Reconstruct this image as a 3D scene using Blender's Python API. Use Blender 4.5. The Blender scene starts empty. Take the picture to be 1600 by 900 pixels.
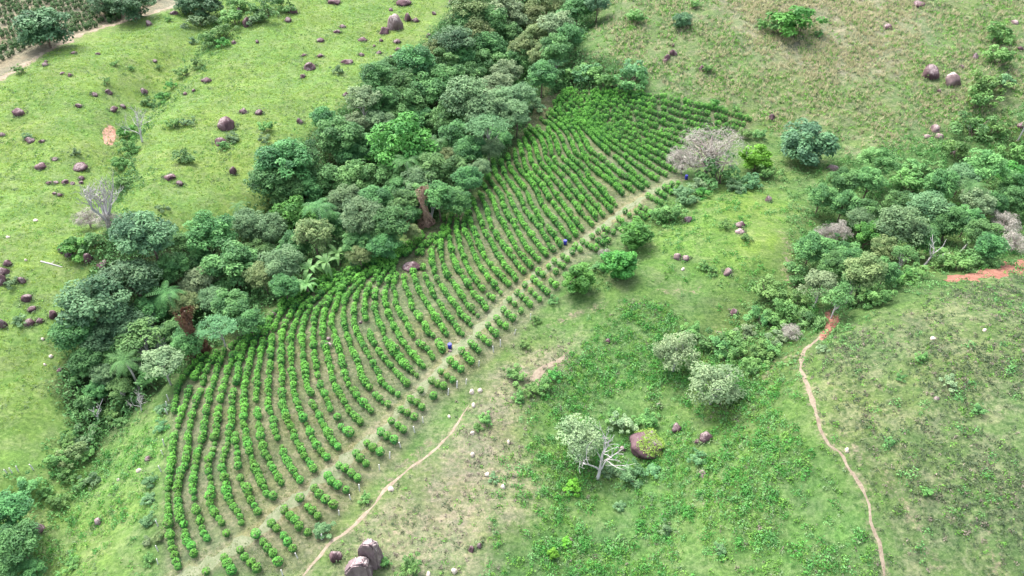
import bpy, math, random
import numpy as np
from mathutils import Vector, Matrix

# ------------------------------------------------------------------ camera, light, exposure
SC = bpy.context.scene
COL = SC.collection
CAM_H, PITCH, FOC = 110.0, math.radians(40.0), 1143.0      # FOC in pixels of a 1600 px wide frame
cam_d = bpy.data.cameras.new('camera')
cam_d.sensor_width = 36.0
cam_d.lens = 36.0 * FOC / 1600.0
cam_d.clip_start = 1.0
cam_d.clip_end = 8000.0
cam = bpy.data.objects.new('camera', cam_d)
COL.objects.link(cam)
cam.location = (0, 0, CAM_H)
cam.rotation_euler = (math.pi / 2 - PITCH, 0, 0)
SC.camera = cam

SUN_EL, SUN_AZ = math.radians(58), math.radians(-38)       # azimuth from +Y towards +X
w = bpy.data.worlds.new('World'); SC.world = w; w.use_nodes = True
nt = w.node_tree
sky = nt.nodes.new('ShaderNodeTexSky'); sky.sky_type = 'NISHITA'; sky.sun_disc = False
sky.sun_elevation = SUN_EL; sky.sun_rotation = SUN_AZ
sky.air_density = 1.0; sky.dust_density = 4.0; sky.ozone_density = 1.0
bg = nt.nodes['Background']; bg.inputs['Strength'].default_value = 0.15
hs_ = nt.nodes.new('ShaderNodeHueSaturation'); hs_.inputs['Saturation'].default_value = 0.48      # thin overcast: a whiter sky
nt.links.new(sky.outputs[0], hs_.inputs['Color']); nt.links.new(hs_.outputs[0], bg.inputs['Color'])
sd = bpy.data.lights.new('sun', 'SUN'); sd.energy = 1.45; sd.angle = math.radians(28); sd.color = (1.0, 0.95, 0.88)
sun = bpy.data.objects.new('sun', sd); COL.objects.link(sun)
sv = Vector((math.sin(SUN_AZ) * math.cos(SUN_EL), math.cos(SUN_AZ) * math.cos(SUN_EL), math.sin(SUN_EL)))
sun.rotation_euler = (-sv).to_track_quat('-Z', 'Y').to_euler()
SC.view_settings.view_transform = 'Standard'
SC.view_settings.look = 'None'
SC.view_settings.exposure = 1.92
SC.view_settings.gamma = 1.0

RNG = np.random.default_rng(7)
random.seed(7)

# ------------------------------------------------------------------ pixel <-> ground
CP, SP = math.cos(PITCH), math.sin(PITCH)
def rays(uv):
    uv = np.atleast_2d(np.asarray(uv, float))
    a = (uv[:, 0] - 800) / FOC; b = (450 - uv[:, 1]) / FOC
    return np.stack([a, CP + SP * b, -SP + CP * b], 1)
def flat(uv):
    d = rays(uv); t = CAM_H / np.maximum(-d[:, 2], 0.08)
    return (d * t[:, None])[:, :2]
def seg_dist(P, poly):
    """distance to a polyline and signed side (positive = left of travel)"""
    best = np.full(len(P), 1e9); side = np.zeros(len(P))
    for A, B in zip(poly[:-1], poly[1:]):
        d = B - A; q = P - A
        t = np.clip((q @ d) / (d @ d), 0, 1)
        r = q - t[:, None] * d
        dist = np.hypot(r[:, 0], r[:, 1])
        s = d[0] * q[:, 1] - d[1] * q[:, 0]
        m = dist < best
        best[m] = dist[m]; side[m] = np.sign(s[m])
    return best, side
def poly_sdf(P, poly):
    """signed distance to a polygon, positive inside"""
    best = np.full(len(P), 1e9); ins = np.zeros(len(P), bool)
    n = len(poly)
    for i in range(n):
        A, B = poly[i], poly[(i + 1) % n]
        d = B - A; q = P - A
        t = np.clip((q @ d) / (d @ d), 0, 1)
        r = q - t[:, None] * d
        best = np.minimum(best, np.hypot(r[:, 0], r[:, 1]))
        c = (A[1] > P[:, 1]) != (B[1] > P[:, 1])
        xi = A[0] + (P[:, 1] - A[1]) / (B[1] - A[1] + 1e-12) * d[0]
        ins ^= c & (P[:, 0] < xi)
    return np.where(ins, best, -best)
def sstep(x, a, b):
    t = np.clip((x - a) / (b - a), 0, 1)
    return t * t * (3 - 2 * t)

RAVINE = flat([(-60, 960), (60, 800), (140, 610), (250, 490), (420, 360), (600, 235), (730, 140), (830, 60), (900, -40), (960, -160)])
GULLY = flat([(150, 350), (185, 270), (205, 215), (250, 155), (300, 105), (350, 40), (390, -60)])
VALLEY = flat([(1750, 270), (1600, 310), (1480, 370), (1370, 420), (1270, 480), (1150, 540), (1060, 600), (970, 740), (950, 960)])
HILL_C = flat([(1580, 690)])[0]
KNOLL_C = flat([(1120, 380)])[0]
def height(P):
    x, y = P[:, 0], P[:, 1]
    d1, s1 = seg_dist(P, RAVINE)
    d2, _ = seg_dist(P, VALLEY)
    d3, _ = seg_dist(P, GULLY)
    z = np.zeros(len(P))
    z += 14 * (1 - np.exp(-d1 / 55)) * (s1 > 0)                      # pasture hillside left of the ravine
    z += 6 * (1 - np.exp(-d1 / 60)) * (s1 <= 0)
    z -= 5 * np.exp(-(d1 / 13) ** 2)
    z -= 5 * np.exp(-(d2 / 15) ** 2)
    z -= 4.5 * np.exp(-(d3 / 9) ** 2)
    z += 0.20 * np.maximum(0, y - 215 + 0.12 * x) * (s1 <= 0) * sstep(d1, 0, 40)   # the far hill
    z += 17 * np.exp(-((x - HILL_C[0]) ** 2 + (y - HILL_C[1]) ** 2) / (2 * 34 ** 2))
    z += 4 * np.exp(-((x - KNOLL_C[0]) ** 2 + (y - KNOLL_C[1]) ** 2) / (2 * 22 ** 2))
    z += (0.9 + 1.0 * (s1 > 0) * sstep(d1, 0, 30)) * np.sin(x * 0.061 + 1.3) * np.sin(y * 0.047 + 0.4) + 0.45 * np.sin(x * 0.13 + y * 0.09) + 0.2 * np.sin(x * 0.31 - y * 0.27 + 2)
    return z - 3.0

STEP = 0.6
gx = np.arange(-270, 300 + STEP, STEP); gy = np.arange(24, 420 + STEP, STEP)
def grow(a, end, sgn):
    out = []; s = 3.0; v = a
    while sgn * (end - v) > 0:
        v = v + sgn * s; s *= 1.25; out.append(v)
    return out
GX = np.concatenate([np.array(grow(gx[0], -2200, -1))[::-1], gx, grow(gx[-1], 2200, 1)])
GY = np.concatenate([np.array(grow(gy[0], -700, -1))[::-1], gy, grow(gy[-1], 3000, 1)])
XX, YY = np.meshgrid(GX, GY)
GP = np.stack([XX.ravel(), YY.ravel()], 1)
GZ = height(GP)
far_rise = np.maximum(0, np.hypot(GP[:, 0], GP[:, 1] - 200) - 300)
GZ += 0.16 * np.minimum(far_rise, 900)                                  # hills all round, beyond the frame
ix0 = int(np.searchsorted(GX, gx[0] - 1e-6)); iy0 = int(np.searchsorted(GY, gy[0] - 1e-6))
HG = GZ.reshape(XX.shape)[iy0:iy0 + len(gy), ix0:ix0 + len(gx)]
def hz(P):
    P = np.atleast_2d(P)
    fx = np.clip((P[:, 0] - gx[0]) / STEP, 0, len(gx) - 1.001); fy = np.clip((P[:, 1] - gy[0]) / STEP, 0, len(gy) - 1.001)
    i = fx.astype(int); j = fy.astype(int); u = fx - i; v = fy - j
    return (HG[j, i] * (1 - u) + HG[j, i + 1] * u) * (1 - v) + (HG[j + 1, i] * (1 - u) + HG[j + 1, i + 1] * u) * v
def hit(uv, off=0.0):
    """where the photograph's pixel meets the terrain raised by off; returns points ON the terrain (x,y,z) and the depth"""
    d = rays(uv); n = len(d); off = np.broadcast_to(off, (n,))
    lo = np.full(n, 60.0); hi = np.full(n, np.nan)
    done = np.zeros(n, bool)
    for t in np.arange(60, 620, 2.0):
        p = d * t
        under = (CAM_H + p[:, 2] <= hz(p[:, :2]) + off) & ~done
        hi[under] = t; lo[under] = t - 2.0; done |= under
    hi[~done] = 620; lo[~done] = 618
    for _ in range(12):
        m = (lo + hi) / 2; p = d * m[:, None]
        u = CAM_H + p[:, 2] <= hz(p[:, :2]) + off
        hi = np.where(u, m, hi); lo = np.where(u, lo, m)
    p = d * hi[:, None]
    return np.stack([p[:, 0], p[:, 1], hz(p[:, :2])], 1), hi
def G(uv): return hit(uv)[0][:, :2]

# ------------------------------------------------------------------ mesh helpers
def make_mesh(name, V, F, mats, mat_idx=None, smooth=False, attrs=None):
    """F: (n,4) or (n,3) int array, or a list of such arrays"""
    Fs = F if isinstance(F, list) else [F]
    Fs = [f for f in Fs if len(f)]
    me = bpy.data.meshes.new(name)
    V = np.asarray(V, np.float32)
    me.vertices.add(len(V)); me.vertices.foreach_set('co', V.ravel())
    loops = np.concatenate([f.ravel() for f in Fs]).astype(np.int32)
    tot = np.concatenate([np.full(len(f), f.shape[1]) for f in Fs]).astype(np.int32)
    start = np.concatenate([[0], np.cumsum(tot)[:-1]]).astype(np.int32)
    me.loops.add(len(loops)); me.loops.foreach_set('vertex_index', loops)
    me.polygons.add(len(tot)); me.polygons.foreach_set('loop_start', start)
    try: me.polygons.foreach_set('loop_total', tot)
    except Exception: pass
    if mat_idx is not None: me.polygons.foreach_set('material_index', np.asarray(mat_idx, np.int32))
    me.polygons.foreach_set('use_smooth', np.full(len(tot), smooth))
    for k, (typ, data) in (attrs or {}).items():
        at = me.attributes.new(k, typ, 'POINT')
        at.data.foreach_set('color' if 'COLOR' in typ else 'value', np.asarray(data, np.float32).ravel())
    for m in (mats if isinstance(mats, (list, tuple)) else [mats]): me.materials.append(m)
    me.update(calc_edges=True)
    return me
def obj(name, me, parent=None, loc=(0, 0, 0), rz=0.0, sc=(1, 1, 1)):
    o = bpy.data.objects.new(name, me); COL.objects.link(o)
    o.location = loc; o.rotation_euler = (0, 0, rz); o.scale = sc if hasattr(sc, '__len__') else (sc, sc, sc)
    if parent: o.parent = parent
    return o
def tag(o, label, cat, group=None, kind=None):
    if label: o['label'] = label
    if cat: o['category'] = cat
    if group: o['group'] = group
    if kind: o['kind'] = kind
    return o
def unit(v): return v / np.maximum(np.linalg.norm(v, axis=-1, keepdims=True), 1e-9)
def leaves(P, N, size, asp=0.5, fold=0.15, rng=RNG):
    """one folded four-cornered leaf per point"""
    n = len(P); N = unit(N)
    r = unit(rng.normal(size=(n, 3)))
    U = unit(r - (r * N).sum(1, keepdims=True) * N); W = np.cross(N, U)
    s = np.broadcast_to(size, (n,))[:, None]
    V = np.stack([P - U * s, P + W * s * asp + N * s * fold, P + U * s, P - W * s * asp + N * s * fold], 1).reshape(-1, 3)
    return V, np.arange(4 * n).reshape(n, 4)
def tube(pts, rad, sides=5):
    pts = np.asarray(pts, float); n = len(pts)
    T = np.gradient(pts, axis=0); T = unit(T)
    ref = np.where(np.abs(T[:, 2:3]) > 0.9, np.array([[1.0, 0, 0]]), np.array([[0, 0, 1.0]]))
    A = unit(np.cross(T, ref)); B = np.cross(T, A)
    ang = np.linspace(0, 2 * np.pi, sides, endpoint=False)
    ring = (np.cos(ang)[None, :, None] * A[:, None] + np.sin(ang)[None, :, None] * B[:, None]) * np.asarray(rad)[:, None, None]
    V = (pts[:, None] + ring).reshape(-1, 3)
    F = []
    for i in range(n - 1):
        for k in range(sides):
            a = i * sides + k; b = i * sides + (k + 1) % sides
            F.append((a, b, b + sides, a + sides))
    for k in range(1, sides - 1):                                 # caps
        pass
    F = np.array(F)
    caps = np.array([(0, k + 1, k, k) for k in range(1, sides - 1)])
    e = (n - 1) * sides
    capt = np.array([(e, e + k, e + k + 1) for k in range(1, sides - 1)])
    capb = np.array([(0, k + 1, k) for k in range(1, sides - 1)])
    return V, F, np.concatenate([capt, capb])
class MB:
    """collects pieces for ONE mesh"""
    def __init__(s): s.V = []; s.Q = []; s.T = []; s.qm = []; s.tm = []; s.n = 0; s.att = []
    def add(s, V, Q=None, T=None, m=0, att=None):
        s.V.append(np.asarray(V, float))
        if Q is not None and len(Q): s.Q.append(Q + s.n); s.qm.append(np.full(len(Q), m))
        if T is not None and len(T): s.T.append(T + s.n); s.tm.append(np.full(len(T), m))
        s.att.append(np.full(len(V), 0.5) if att is None else att)
        s.n += len(V)
    def tube(s, pts, rad, sides=5, m=0):
        V, Q, T = tube(pts, rad, sides); s.add(V, Q, T, m)
    def mesh(s, name, mats, smooth=False):
        Q = np.concatenate(s.Q) if s.Q else np.zeros((0, 4), int)
        T = np.concatenate(s.T) if s.T else np.zeros((0, 3), int)
        mi = np.concatenate([np.concatenate(s.qm) if s.qm else [], np.concatenate(s.tm) if s.tm else []])
        return make_mesh(name, np.concatenate(s.V), [Q, T], mats, mi, smooth, {'tint': ('FLOAT', np.concatenate(s.att))})

# ------------------------------------------------------------------ materials
def new_mat(name):
    m = bpy.data.materials.new(name); m.use_nodes = True
    nt = m.node_tree; b = nt.nodes['Principled BSDF']
    b.inputs['Roughness'].default_value = 0.75
    b.inputs['Specular IOR Level'].default_value = 0.2
    return m, nt, b
def N(nt, t, **kw):
    n = nt.nodes.new(t)
    for k, v in kw.items():
        if hasattr(n, k): setattr(n, k, v)
        else: n.inputs[k].default_value = v
    return n
def mixc(nt, fac, a, b, mode='MIX'):
    n = nt.nodes.new('ShaderNodeMix'); n.data_type = 'RGBA'; n.blend_type = mode
    for i, v in ((0, fac), (6, a), (7, b)):
        if hasattr(v, 'is_output'): nt.links.new(v, n.inputs[i])
        elif i == 0: n.inputs[0].default_value = v
        else: n.inputs[i].default_value = (*v[:3], 1)
    return n.outputs[2]
def ramp(nt, src, a, b):
    n = nt.nodes.new('ShaderNodeMapRange'); n.interpolation_type = 'SMOOTHSTEP'
    n.inputs[1].default_value = a; n.inputs[2].default_value = b
    nt.links.new(src, n.inputs[0]); return n.outputs[0]
def math_(nt, op, a, b=None):
    n = nt.nodes.new('ShaderNodeMath'); n.operation = op
    for i, v in ((0, a), (1, b)):
        if v is None: continue
        if hasattr(v, 'is_output'): nt.links.new(v, n.inputs[i])
        else: n.inputs[i].default_value = v
    return n.outputs[0]
def noise(nt, scale, detail=4, rough=0.6, vec=None, dist=0.0):
    n = nt.nodes.new('ShaderNodeTexNoise'); n.inputs['Scale'].default_value = scale
    n.inputs['Detail'].default_value = detail; n.inputs['Roughness'].default_value = rough
    n.inputs['Distortion'].default_value = dist
    if vec is not None: nt.links.new(vec, n.inputs['Vector'])
    return n.outputs['Fac']
LEAF_GAIN = 1.45
def leaf_mat(name, dark, lightc, trans=0.22, var=0.35, rough=0.55):
    """leaf colour runs between two tones leaf by leaf; whole plants differ a little"""
    g = (0.94, 1.0, 0.84) if dark[1] > dark[0] * 1.25 else (1, 1, 1)
    dark = tuple(v * LEAF_GAIN * k for v, k in zip(dark, g)); lightc = tuple(v * LEAF_GAIN * k for v, k in zip(lightc, g))
    m, nt, b = new_mat(name)
    geo = N(nt, 'ShaderNodeNewGeometry'); oi = N(nt, 'ShaderNodeObjectInfo')
    at = N(nt, 'ShaderNodeAttribute', attribute_name='tint')
    f = math_(nt, 'MULTIPLY', geo.outputs['Random Per Island'], 0.5)
    f = math_(nt, 'ADD', f, math_(nt, 'MULTIPLY', math_(nt, 'SUBTRACT', at.outputs['Fac'], 0.25), 1.1))
    c = mixc(nt, f, dark, lightc)
    hs = N(nt, 'ShaderNodeHueSaturation')
    nt.links.new(c, hs.inputs['Color'])
    nt.links.new(math_(nt, 'ADD', 1 - var / 2, math_(nt, 'MULTIPLY', oi.outputs['Random'], var)), hs.inputs['Value'])
    nt.links.new(math_(nt, 'ADD', 0.487, math_(nt, 'MULTIPLY', oi.outputs['Random'], 0.026)), hs.inputs['Hue'])
    nt.links.new(hs.outputs[0], b.inputs['Base Color'])
    b.inputs['Roughness'].default_value = rough; b.inputs['Specular IOR Level'].default_value = 0.25
    tr = N(nt, 'ShaderNodeBsdfTranslucent'); nt.links.new(hs.outputs[0], tr.inputs['Color'])
    mx = N(nt, 'ShaderNodeMixShader'); mx.inputs[0].default_value = trans
    nt.links.new(b.outputs[0], mx.inputs[1]); nt.links.new(tr.outputs[0], mx.inputs[2])
    nt.links.new(mx.outputs[0], nt.nodes['Material Output'].inputs['Surface'])
    return m
def bark_mat(name, a, b_):
    m, nt, b = new_mat(name)
    tc = N(nt, 'ShaderNodeTexCoord')
    mp = N(nt, 'ShaderNodeMapping'); mp.inputs['Scale'].default_value = (1, 1, 0.3)
    nt.links.new(tc.outputs['Object'], mp.inputs['Vector'])
    nt.links.new(mixc(nt, ramp(nt, noise(nt, 9, 5, 0.7, mp.outputs[0]), 0.35, 0.65), a, b_), b.inputs['Base Color'])
    b.inputs['Roughness'].default_value = 0.9
    return m
L = {
    'dark':   leaf_mat('leaf_dark',   (0.030, 0.090, 0.034), (0.088, 0.200, 0.074)),
    'mid':    leaf_mat('leaf_mid',    (0.036, 0.098, 0.036), (0.105, 0.215, 0.078)),
    'light':  leaf_mat('leaf_light',  (0.055, 0.130, 0.045), (0.130, 0.240, 0.090)),
    'bright': leaf_mat('leaf_bright', (0.032, 0.118, 0.026), (0.085, 0.225, 0.050)),
    'vivid':  leaf_mat('leaf_vivid',  (0.065, 0.190, 0.018), (0.135, 0.330, 0.040)),
    'pale':   leaf_mat('leaf_pale',   (0.105, 0.158, 0.090), (0.195, 0.252, 0.152)),
    'grey':   leaf_mat('leaf_grey',   (0.062, 0.120, 0.062), (0.135, 0.215, 0.115)),
    'slate':  leaf_mat('leaf_slate',  (0.042, 0.092, 0.054), (0.098, 0.180, 0.098)),
    'aqua':   leaf_mat('leaf_aqua',   (0.054, 0.130, 0.062), (0.120, 0.230, 0.112)),
    'olive':  leaf_mat('leaf_olive',  (0.070, 0.110, 0.045), (0.150, 0.185, 0.085)),
    'dusty':  leaf_mat('leaf_dusty',  (0.165, 0.152, 0.135), (0.285, 0.265, 0.235)),
    'yellow': leaf_mat('leaf_yellow', (0.200, 0.230, 0.040), (0.360, 0.380, 0.080)),
    'rust':   leaf_mat('leaf_rust',   (0.060, 0.028, 0.020), (0.130, 0.065, 0.045)),
    'shrub':  leaf_mat('leaf_shrub',  (0.050, 0.120, 0.038), (0.120, 0.225, 0.072)),
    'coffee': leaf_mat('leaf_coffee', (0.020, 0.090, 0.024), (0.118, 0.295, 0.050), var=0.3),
}
BARK = bark_mat('bark_brown', (0.08, 0.06, 0.045), (0.20, 0.16, 0.13))
PALEBARK = bark_mat('bark_pale', (0.26, 0.24, 0.22), (0.48, 0.45, 0.42))
DEADBARK = bark_mat('bark_bleached', (0.32, 0.30, 0.30), (0.52, 0.49, 0.485))
TWIG = bark_mat('bark_twig', (0.20, 0.165, 0.15), (0.34, 0.29, 0.26))
# ------------------------------------------------------------------ plant meshes (unit size: crown one metre wide, scaled per plant)
def crown_blobs(rng, nb, flat_, low=-0.35, jitter=0.12):
    """centres of the leaf masses on an uneven squashed shell, radius of each"""
    C = []
    lobes = unit(rng.normal(size=(5, 3)))
    while len(C) < nb:
        v = unit(rng.normal(size=3))
        if v[2] < low: continue
        bump = 1 + 0.16 * max(0, float((lobes @ v).max()) - 0.5) * 2 - 0.1
        r = rng.uniform(0.72, 1.0) * bump if rng.random() < 0.75 else rng.uniform(0.25, 0.7)
        C.append(v * r * 0.38 * np.array([1, 1, flat_]) + rng.normal(size=3) * jitter * 0.2)
    C = np.array(C)
    R = rng.uniform(0.06, 0.135, nb)
    return C, R
def crown(rng, nb=42, per=97, leaf=0.0292, flat_=0.75, asp=0.55, up=1.0, spread=1.0, gaps=0.0, low=-0.35, jitter=0.12):
    C, R = crown_blobs(rng, nb, flat_, low, jitter)
    P = []; Nn = []; T = []
    for c, r in zip(C, R):
        if rng.random() < gaps: continue
        n = int(per * (r / 0.11) ** 2)
        v = unit(rng.normal(size=(n, 3)))
        v[:, 2] = np.where((v[:, 2] < -0.2) & (rng.random(n) < 0.7), -v[:, 2], v[:, 2])
        rr = r * rng.uniform(0.55, 1.08, n) ** 0.7
        P.append(c + v * rr[:, None] * np.array([1.15, 1.15, 0.75]) * spread)
        Nn.append(v * 0.8 + np.array([0, 0, up]) + rng.normal(size=(n, 3)) * 0.45)
        T.append(np.full(n, rng.uniform(-0.1, 0.95)))
    P = np.concatenate(P); Nn = np.concatenate(Nn); T = np.concatenate(T)
    V, F = leaves(P, Nn, leaf * rng.uniform(0.6, 1.25, len(P)), asp, 0.2, rng)
    return V, F, np.repeat(T, 4), C
def umbrella(rng, leaf=0.0224):
    P = []; Nn = []; T = []; C = []
    for k in range(34):
        a = rng.uniform(0, 6.283); r = 0.42 * math.sqrt(rng.random())
        c = np.array([math.cos(a) * r, math.sin(a) * r, 0.13 * (1 - (r / 0.42) ** 2) + rng.normal() * 0.018]); C.append(c)
        n = 85
        q = rng.normal(size=(n, 3)) * np.array([0.055, 0.055, 0.012]); P.append(c + q)
        Nn.append(np.array([c[0] * 0.8, c[1] * 0.8, 1.0]) + rng.normal(size=(n, 3)) * 0.35); T.append(np.full(n, rng.uniform(0.2, 0.55)))
    P = np.concatenate(P); Nn = np.concatenate(Nn)
    V, F = leaves(P, Nn, leaf * rng.uniform(0.7, 1.2, len(P)), 0.5, 0.15, rng)
    return V, F, np.repeat(np.concatenate(T), 4), np.array(C)
def bend(rng, a, b, n=5, amt=0.08):
    a = np.asarray(a, float); b = np.asarray(b, float)
    t = np.linspace(0, 1, n)[:, None]
    o = rng.normal(size=3) * np.linalg.norm(b - a) * amt
    return a + (b - a) * t + o * np.sin(t * np.pi)
def trunk_into(mb, rng, hk, C, nl=7, r0=0.026, m=0):
    """tapered trunk from the ground into the crown, limbs to some leaf masses; crown centre at z = hk"""
    top = np.array([rng.normal() * 0.03, rng.normal() * 0.03, hk + 0.05])
    tr = bend(rng, (0, 0, -0.06), top, 6, 0.03)
    mb.tube(tr, np.linspace(r0, r0 * 0.45, 6), 6, m)
    for i in rng.choice(len(C), min(nl, len(C)), replace=False):
        k = rng.integers(2, 5)
        e = C[i] + np.array([0, 0, hk])
        mb.tube(bend(rng, tr[k], e, 5, 0.1), np.linspace(r0 * 0.5, r0 * 0.12, 5), 4, m)
def branches(mb, rng, p, d, ln, r, depth, m=0, up=0.15, spread=0.65, tips=None, kids=(2, 4)):
    d = unit(np.asarray(d, float))
    n = 4; pts = [np.asarray(p, float)]
    for i in range(n - 1):
        d = unit(d + rng.normal(size=3) * 0.14 + np.array([0, 0, up * 0.3])); pts.append(pts[-1] + d * ln / (n - 1))
    mb.tube(pts, np.linspace(r, r * 0.6, n), 5 if depth > 2 else 3, m)
    if depth == 0:
        if tips is not None: tips.append(pts[-1])
        return
    for k in range(rng.integers(*kids) + (1 if depth > 2 else 0)):
        s = rng.integers(1, n)
        branches(mb, rng, pts[s] if k else pts[-1], d + rng.normal(size=3) * spread + np.array([0, 0, up]), ln * rng.uniform(0.6, 0.85), r * 0.58, depth - 1, m, up, spread, tips, kids)
def frond(mb, rng, base, az, ln, rise, droop, wid, nseg=9, m=0, leaflets=True):
    d = np.array([math.cos(az), math.sin(az)]); pts = []
    for i in range(nseg + 1):
        t = i / nseg
        pts.append(np.array([base[0] + d[0] * ln * t * (1 - 0.15 * t), base[1] + d[1] * ln * t * (1 - 0.15 * t), base[2] + rise * t - droop * t * t]))
    pts = np.array(pts); side = np.array([-d[1], d[0], 0.0]); V = []; F = []
    for i in range(nseg):
        t = (i + 0.5) / nseg
        wd = wid * (math.sin(math.pi * min(1, t * 0.85 + 0.13)) ** 0.7)
        a, b = pts[i], pts[i + 1]
        for s in (-1, 1):
            if leaflets:
                e = (a + b) / 2 + side * s * wd + (b - a) * 1.1 - np.array([0, 0, wd * 0.35]); e2 = e - (b - a) * 0.3
                k = len(V); V += [a, a * 0.45 + b * 0.55, e, e2]; F.append((k, k + 1, k + 2, k + 3))
            else:
                w2 = wid * (math.sin(math.pi * min(1, (i + 1.0) / nseg * 0.85 + 0.13)) ** 0.7) if i < nseg - 1 else 0.01
                w1 = wid * (math.sin(math.pi * min(1, i / nseg * 0.85 + 0.13)) ** 0.7)
                dz = np.array([0, 0, 0.25])
                k = len(V); V += [a, b, b + (side * s + dz) * w2, a + (side * s + dz) * w1]; F.append((k, k + 1, k + 2, k + 3))
    mb.add(np.array(V), np.array(F), None, m, np.full(len(V), rng.uniform(0.2, 0.6)))

def to_mesh(name, V, F, T, mat, dz=0.0):
    V = V + np.array([0, 0, dz])
    return make_mesh(name, V, F, mat, None, False, {'tint': ('FLOAT', T)})

SPECIES = {}      # kind -> list of (trunk mesh, crown mesh), crown centre height
def species(kind, leafmat, hk, nvar=3, bark=BARK, nl=6, r0=0.024, seed=0, umb=False, **kw):
    out = []
    for i in range(nvar):
        rng = np.random.default_rng(seed * 31 + i + 11)
        V, F, T, C = umbrella(rng) if umb else crown(rng, **kw)
        mb = MB(); trunk_into(mb, rng, hk, C, nl, r0)
        out.append((mb.mesh('trunk', bark), to_mesh('crown', V, F, T, leafmat, hk)))
    SPECIES[kind] = (out, hk)
species('dark', L['dark'], 0.66, 4, seed=1, nb=72, per=104, leaf=0.0267, low=-0.75, flat_=0.85)
species('mid', L['mid'], 0.66, 4, seed=2, nb=66, per=101, leaf=0.0275, low=-0.75, flat_=0.85)
species('light', L['light'], 0.68, 4, seed=3, nb=56, per=101, leaf=0.0284, low=-0.6)
species('bright', L['bright'], 0.62, 2, seed=4, nb=56, per=101, leaf=0.0284, low=-0.6)
species('vivid', L['vivid'], 0.42, 2, seed=5, nb=42, per=97, leaf=0.04, flat_=0.9, low=-0.9)
species('round', L['bright'], 0.46, 3, seed=6, nb=60, per=110, leaf=0.038, flat_=1.0, asp=0.6, low=-0.95)
species('low', L['slate'], 0.36, 3, seed=16, nb=62, per=110, leaf=0.03, flat_=0.8, low=-0.9)
species('pale', L['pale'], 0.70, 4, seed=7, nb=50, per=93, leaf=0.0284, gaps=0.05, bark=PALEBARK)
species('grey', L['grey'], 0.68, 4, seed=8, nb=66, per=109, leaf=0.0232, low=-0.6)
species('slate', L['slate'], 0.62, 3, seed=9, nb=72, per=106, leaf=0.0258, flat_=0.65, low=-0.5)
species('olive', L['olive'], 0.70, 3, seed=10, nb=58, per=101, leaf=0.0249, low=-0.6)
species('aqua', L['aqua'], 0.85, 3, seed=12, umb=True, bark=PALEBARK)
species('sparse', L['light'], 0.74, 3, seed=13, nb=40, per=58, leaf=0.0292, bark=DEADBARK, nl=12, r0=0.022, gaps=0.2)
species('ghost', L['pale'], 0.48, 3, seed=14, nb=56, per=66, leaf=0.0241, low=-0.9, bark=DEADBARK, nl=14, r0=0.026, gaps=0.08)
def bush(kind, leafmat, seed, nvar=3, **kw):
    out = []
    for i in range(nvar):
        rng = np.random.default_rng(seed * 17 + i)
        V, F, T, C = crown(rng, **kw)
        V[:, 2] = V[:, 2] + 0.2
        mb = MB()
        for k in range(5):
            mb.tube(bend(rng, (rng.normal() * 0.03, rng.normal() * 0.03, -0.08), C[k % len(C)] + np.array([0, 0, 0.2]), 4, 0.1), np.linspace(0.016, 0.005, 4), 4)
        out.append((mb.mesh('stem', BARK), to_mesh('foliage', V, F, T, leafmat)))
    SPECIES[kind] = (out, 0.2)
for i, (k, lm) in enumerate((('s_dark', 'mid'), ('s_mid', 'shrub'), ('s_light', 'light'), ('s_bright', 'bright'), ('s_vivid', 'vivid'), ('s_aqua', 'aqua'), ('s_grey', 'grey'), ('s_pale', 'pale'), ('s_olive', 'olive'))):
    bush(k, L[lm], 40 + i, 3, nb=24, per=60, leaf=0.044, flat_=0.6, gaps=0.12, jitter=0.5)
# leafless twiggy trees: thin haze of twigs, a few leaves
def twiggy(kind, nvar, seed, leafm, nleaf, hk):
    out = []
    for i in range(nvar):
        rng = np.random.default_rng(seed + i); mb = MB(); tips = []
        for k in range(7):
            a = k * 0.9 + rng.normal() * 0.2
            branches(mb, rng, (0, 0, 0.12 + 0.04 * k), (math.cos(a), math.sin(a), rng.uniform(0.25, 0.9)), 0.24, 0.013, 4, 0, 0.12, 0.55, tips)
        mb.tube(bend(rng, (0, 0, -0.06), (0, 0, 0.42), 5, 0.03), np.linspace(0.03, 0.014, 5), 6)
        tips = np.array(tips); sel = tips[rng.integers(0, len(tips), nleaf)] + rng.normal(size=(nleaf, 3)) * 0.02
        V, F = leaves(sel, rng.normal(size=(nleaf, 3)) + np.array([0, 0, 0.8]), 0.014 * rng.uniform(0.6, 1.3, nleaf), 0.5, 0.1, rng)
        tr = mb.mesh('trunk', TWIG)
        out.append((tr, to_mesh('crown', V, F, np.full(len(V), 0.4), leafm)))
    SPECIES[kind] = (out, hk)
species('bare', L['dusty'], 0.42, 3, seed=30, nb=60, per=46, leaf=0.05, asp=0.09, flat_=0.75, up=0.3, low=-0.6, bark=TWIG, nl=26, r0=0.03)
species('canopy', L['dusty'], 0.40, 1, seed=33, nb=80, per=40, leaf=0.0292, asp=0.11, flat_=0.55, up=0.3, low=-0.5, bark=TWIG, nl=40, r0=0.03)
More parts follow.
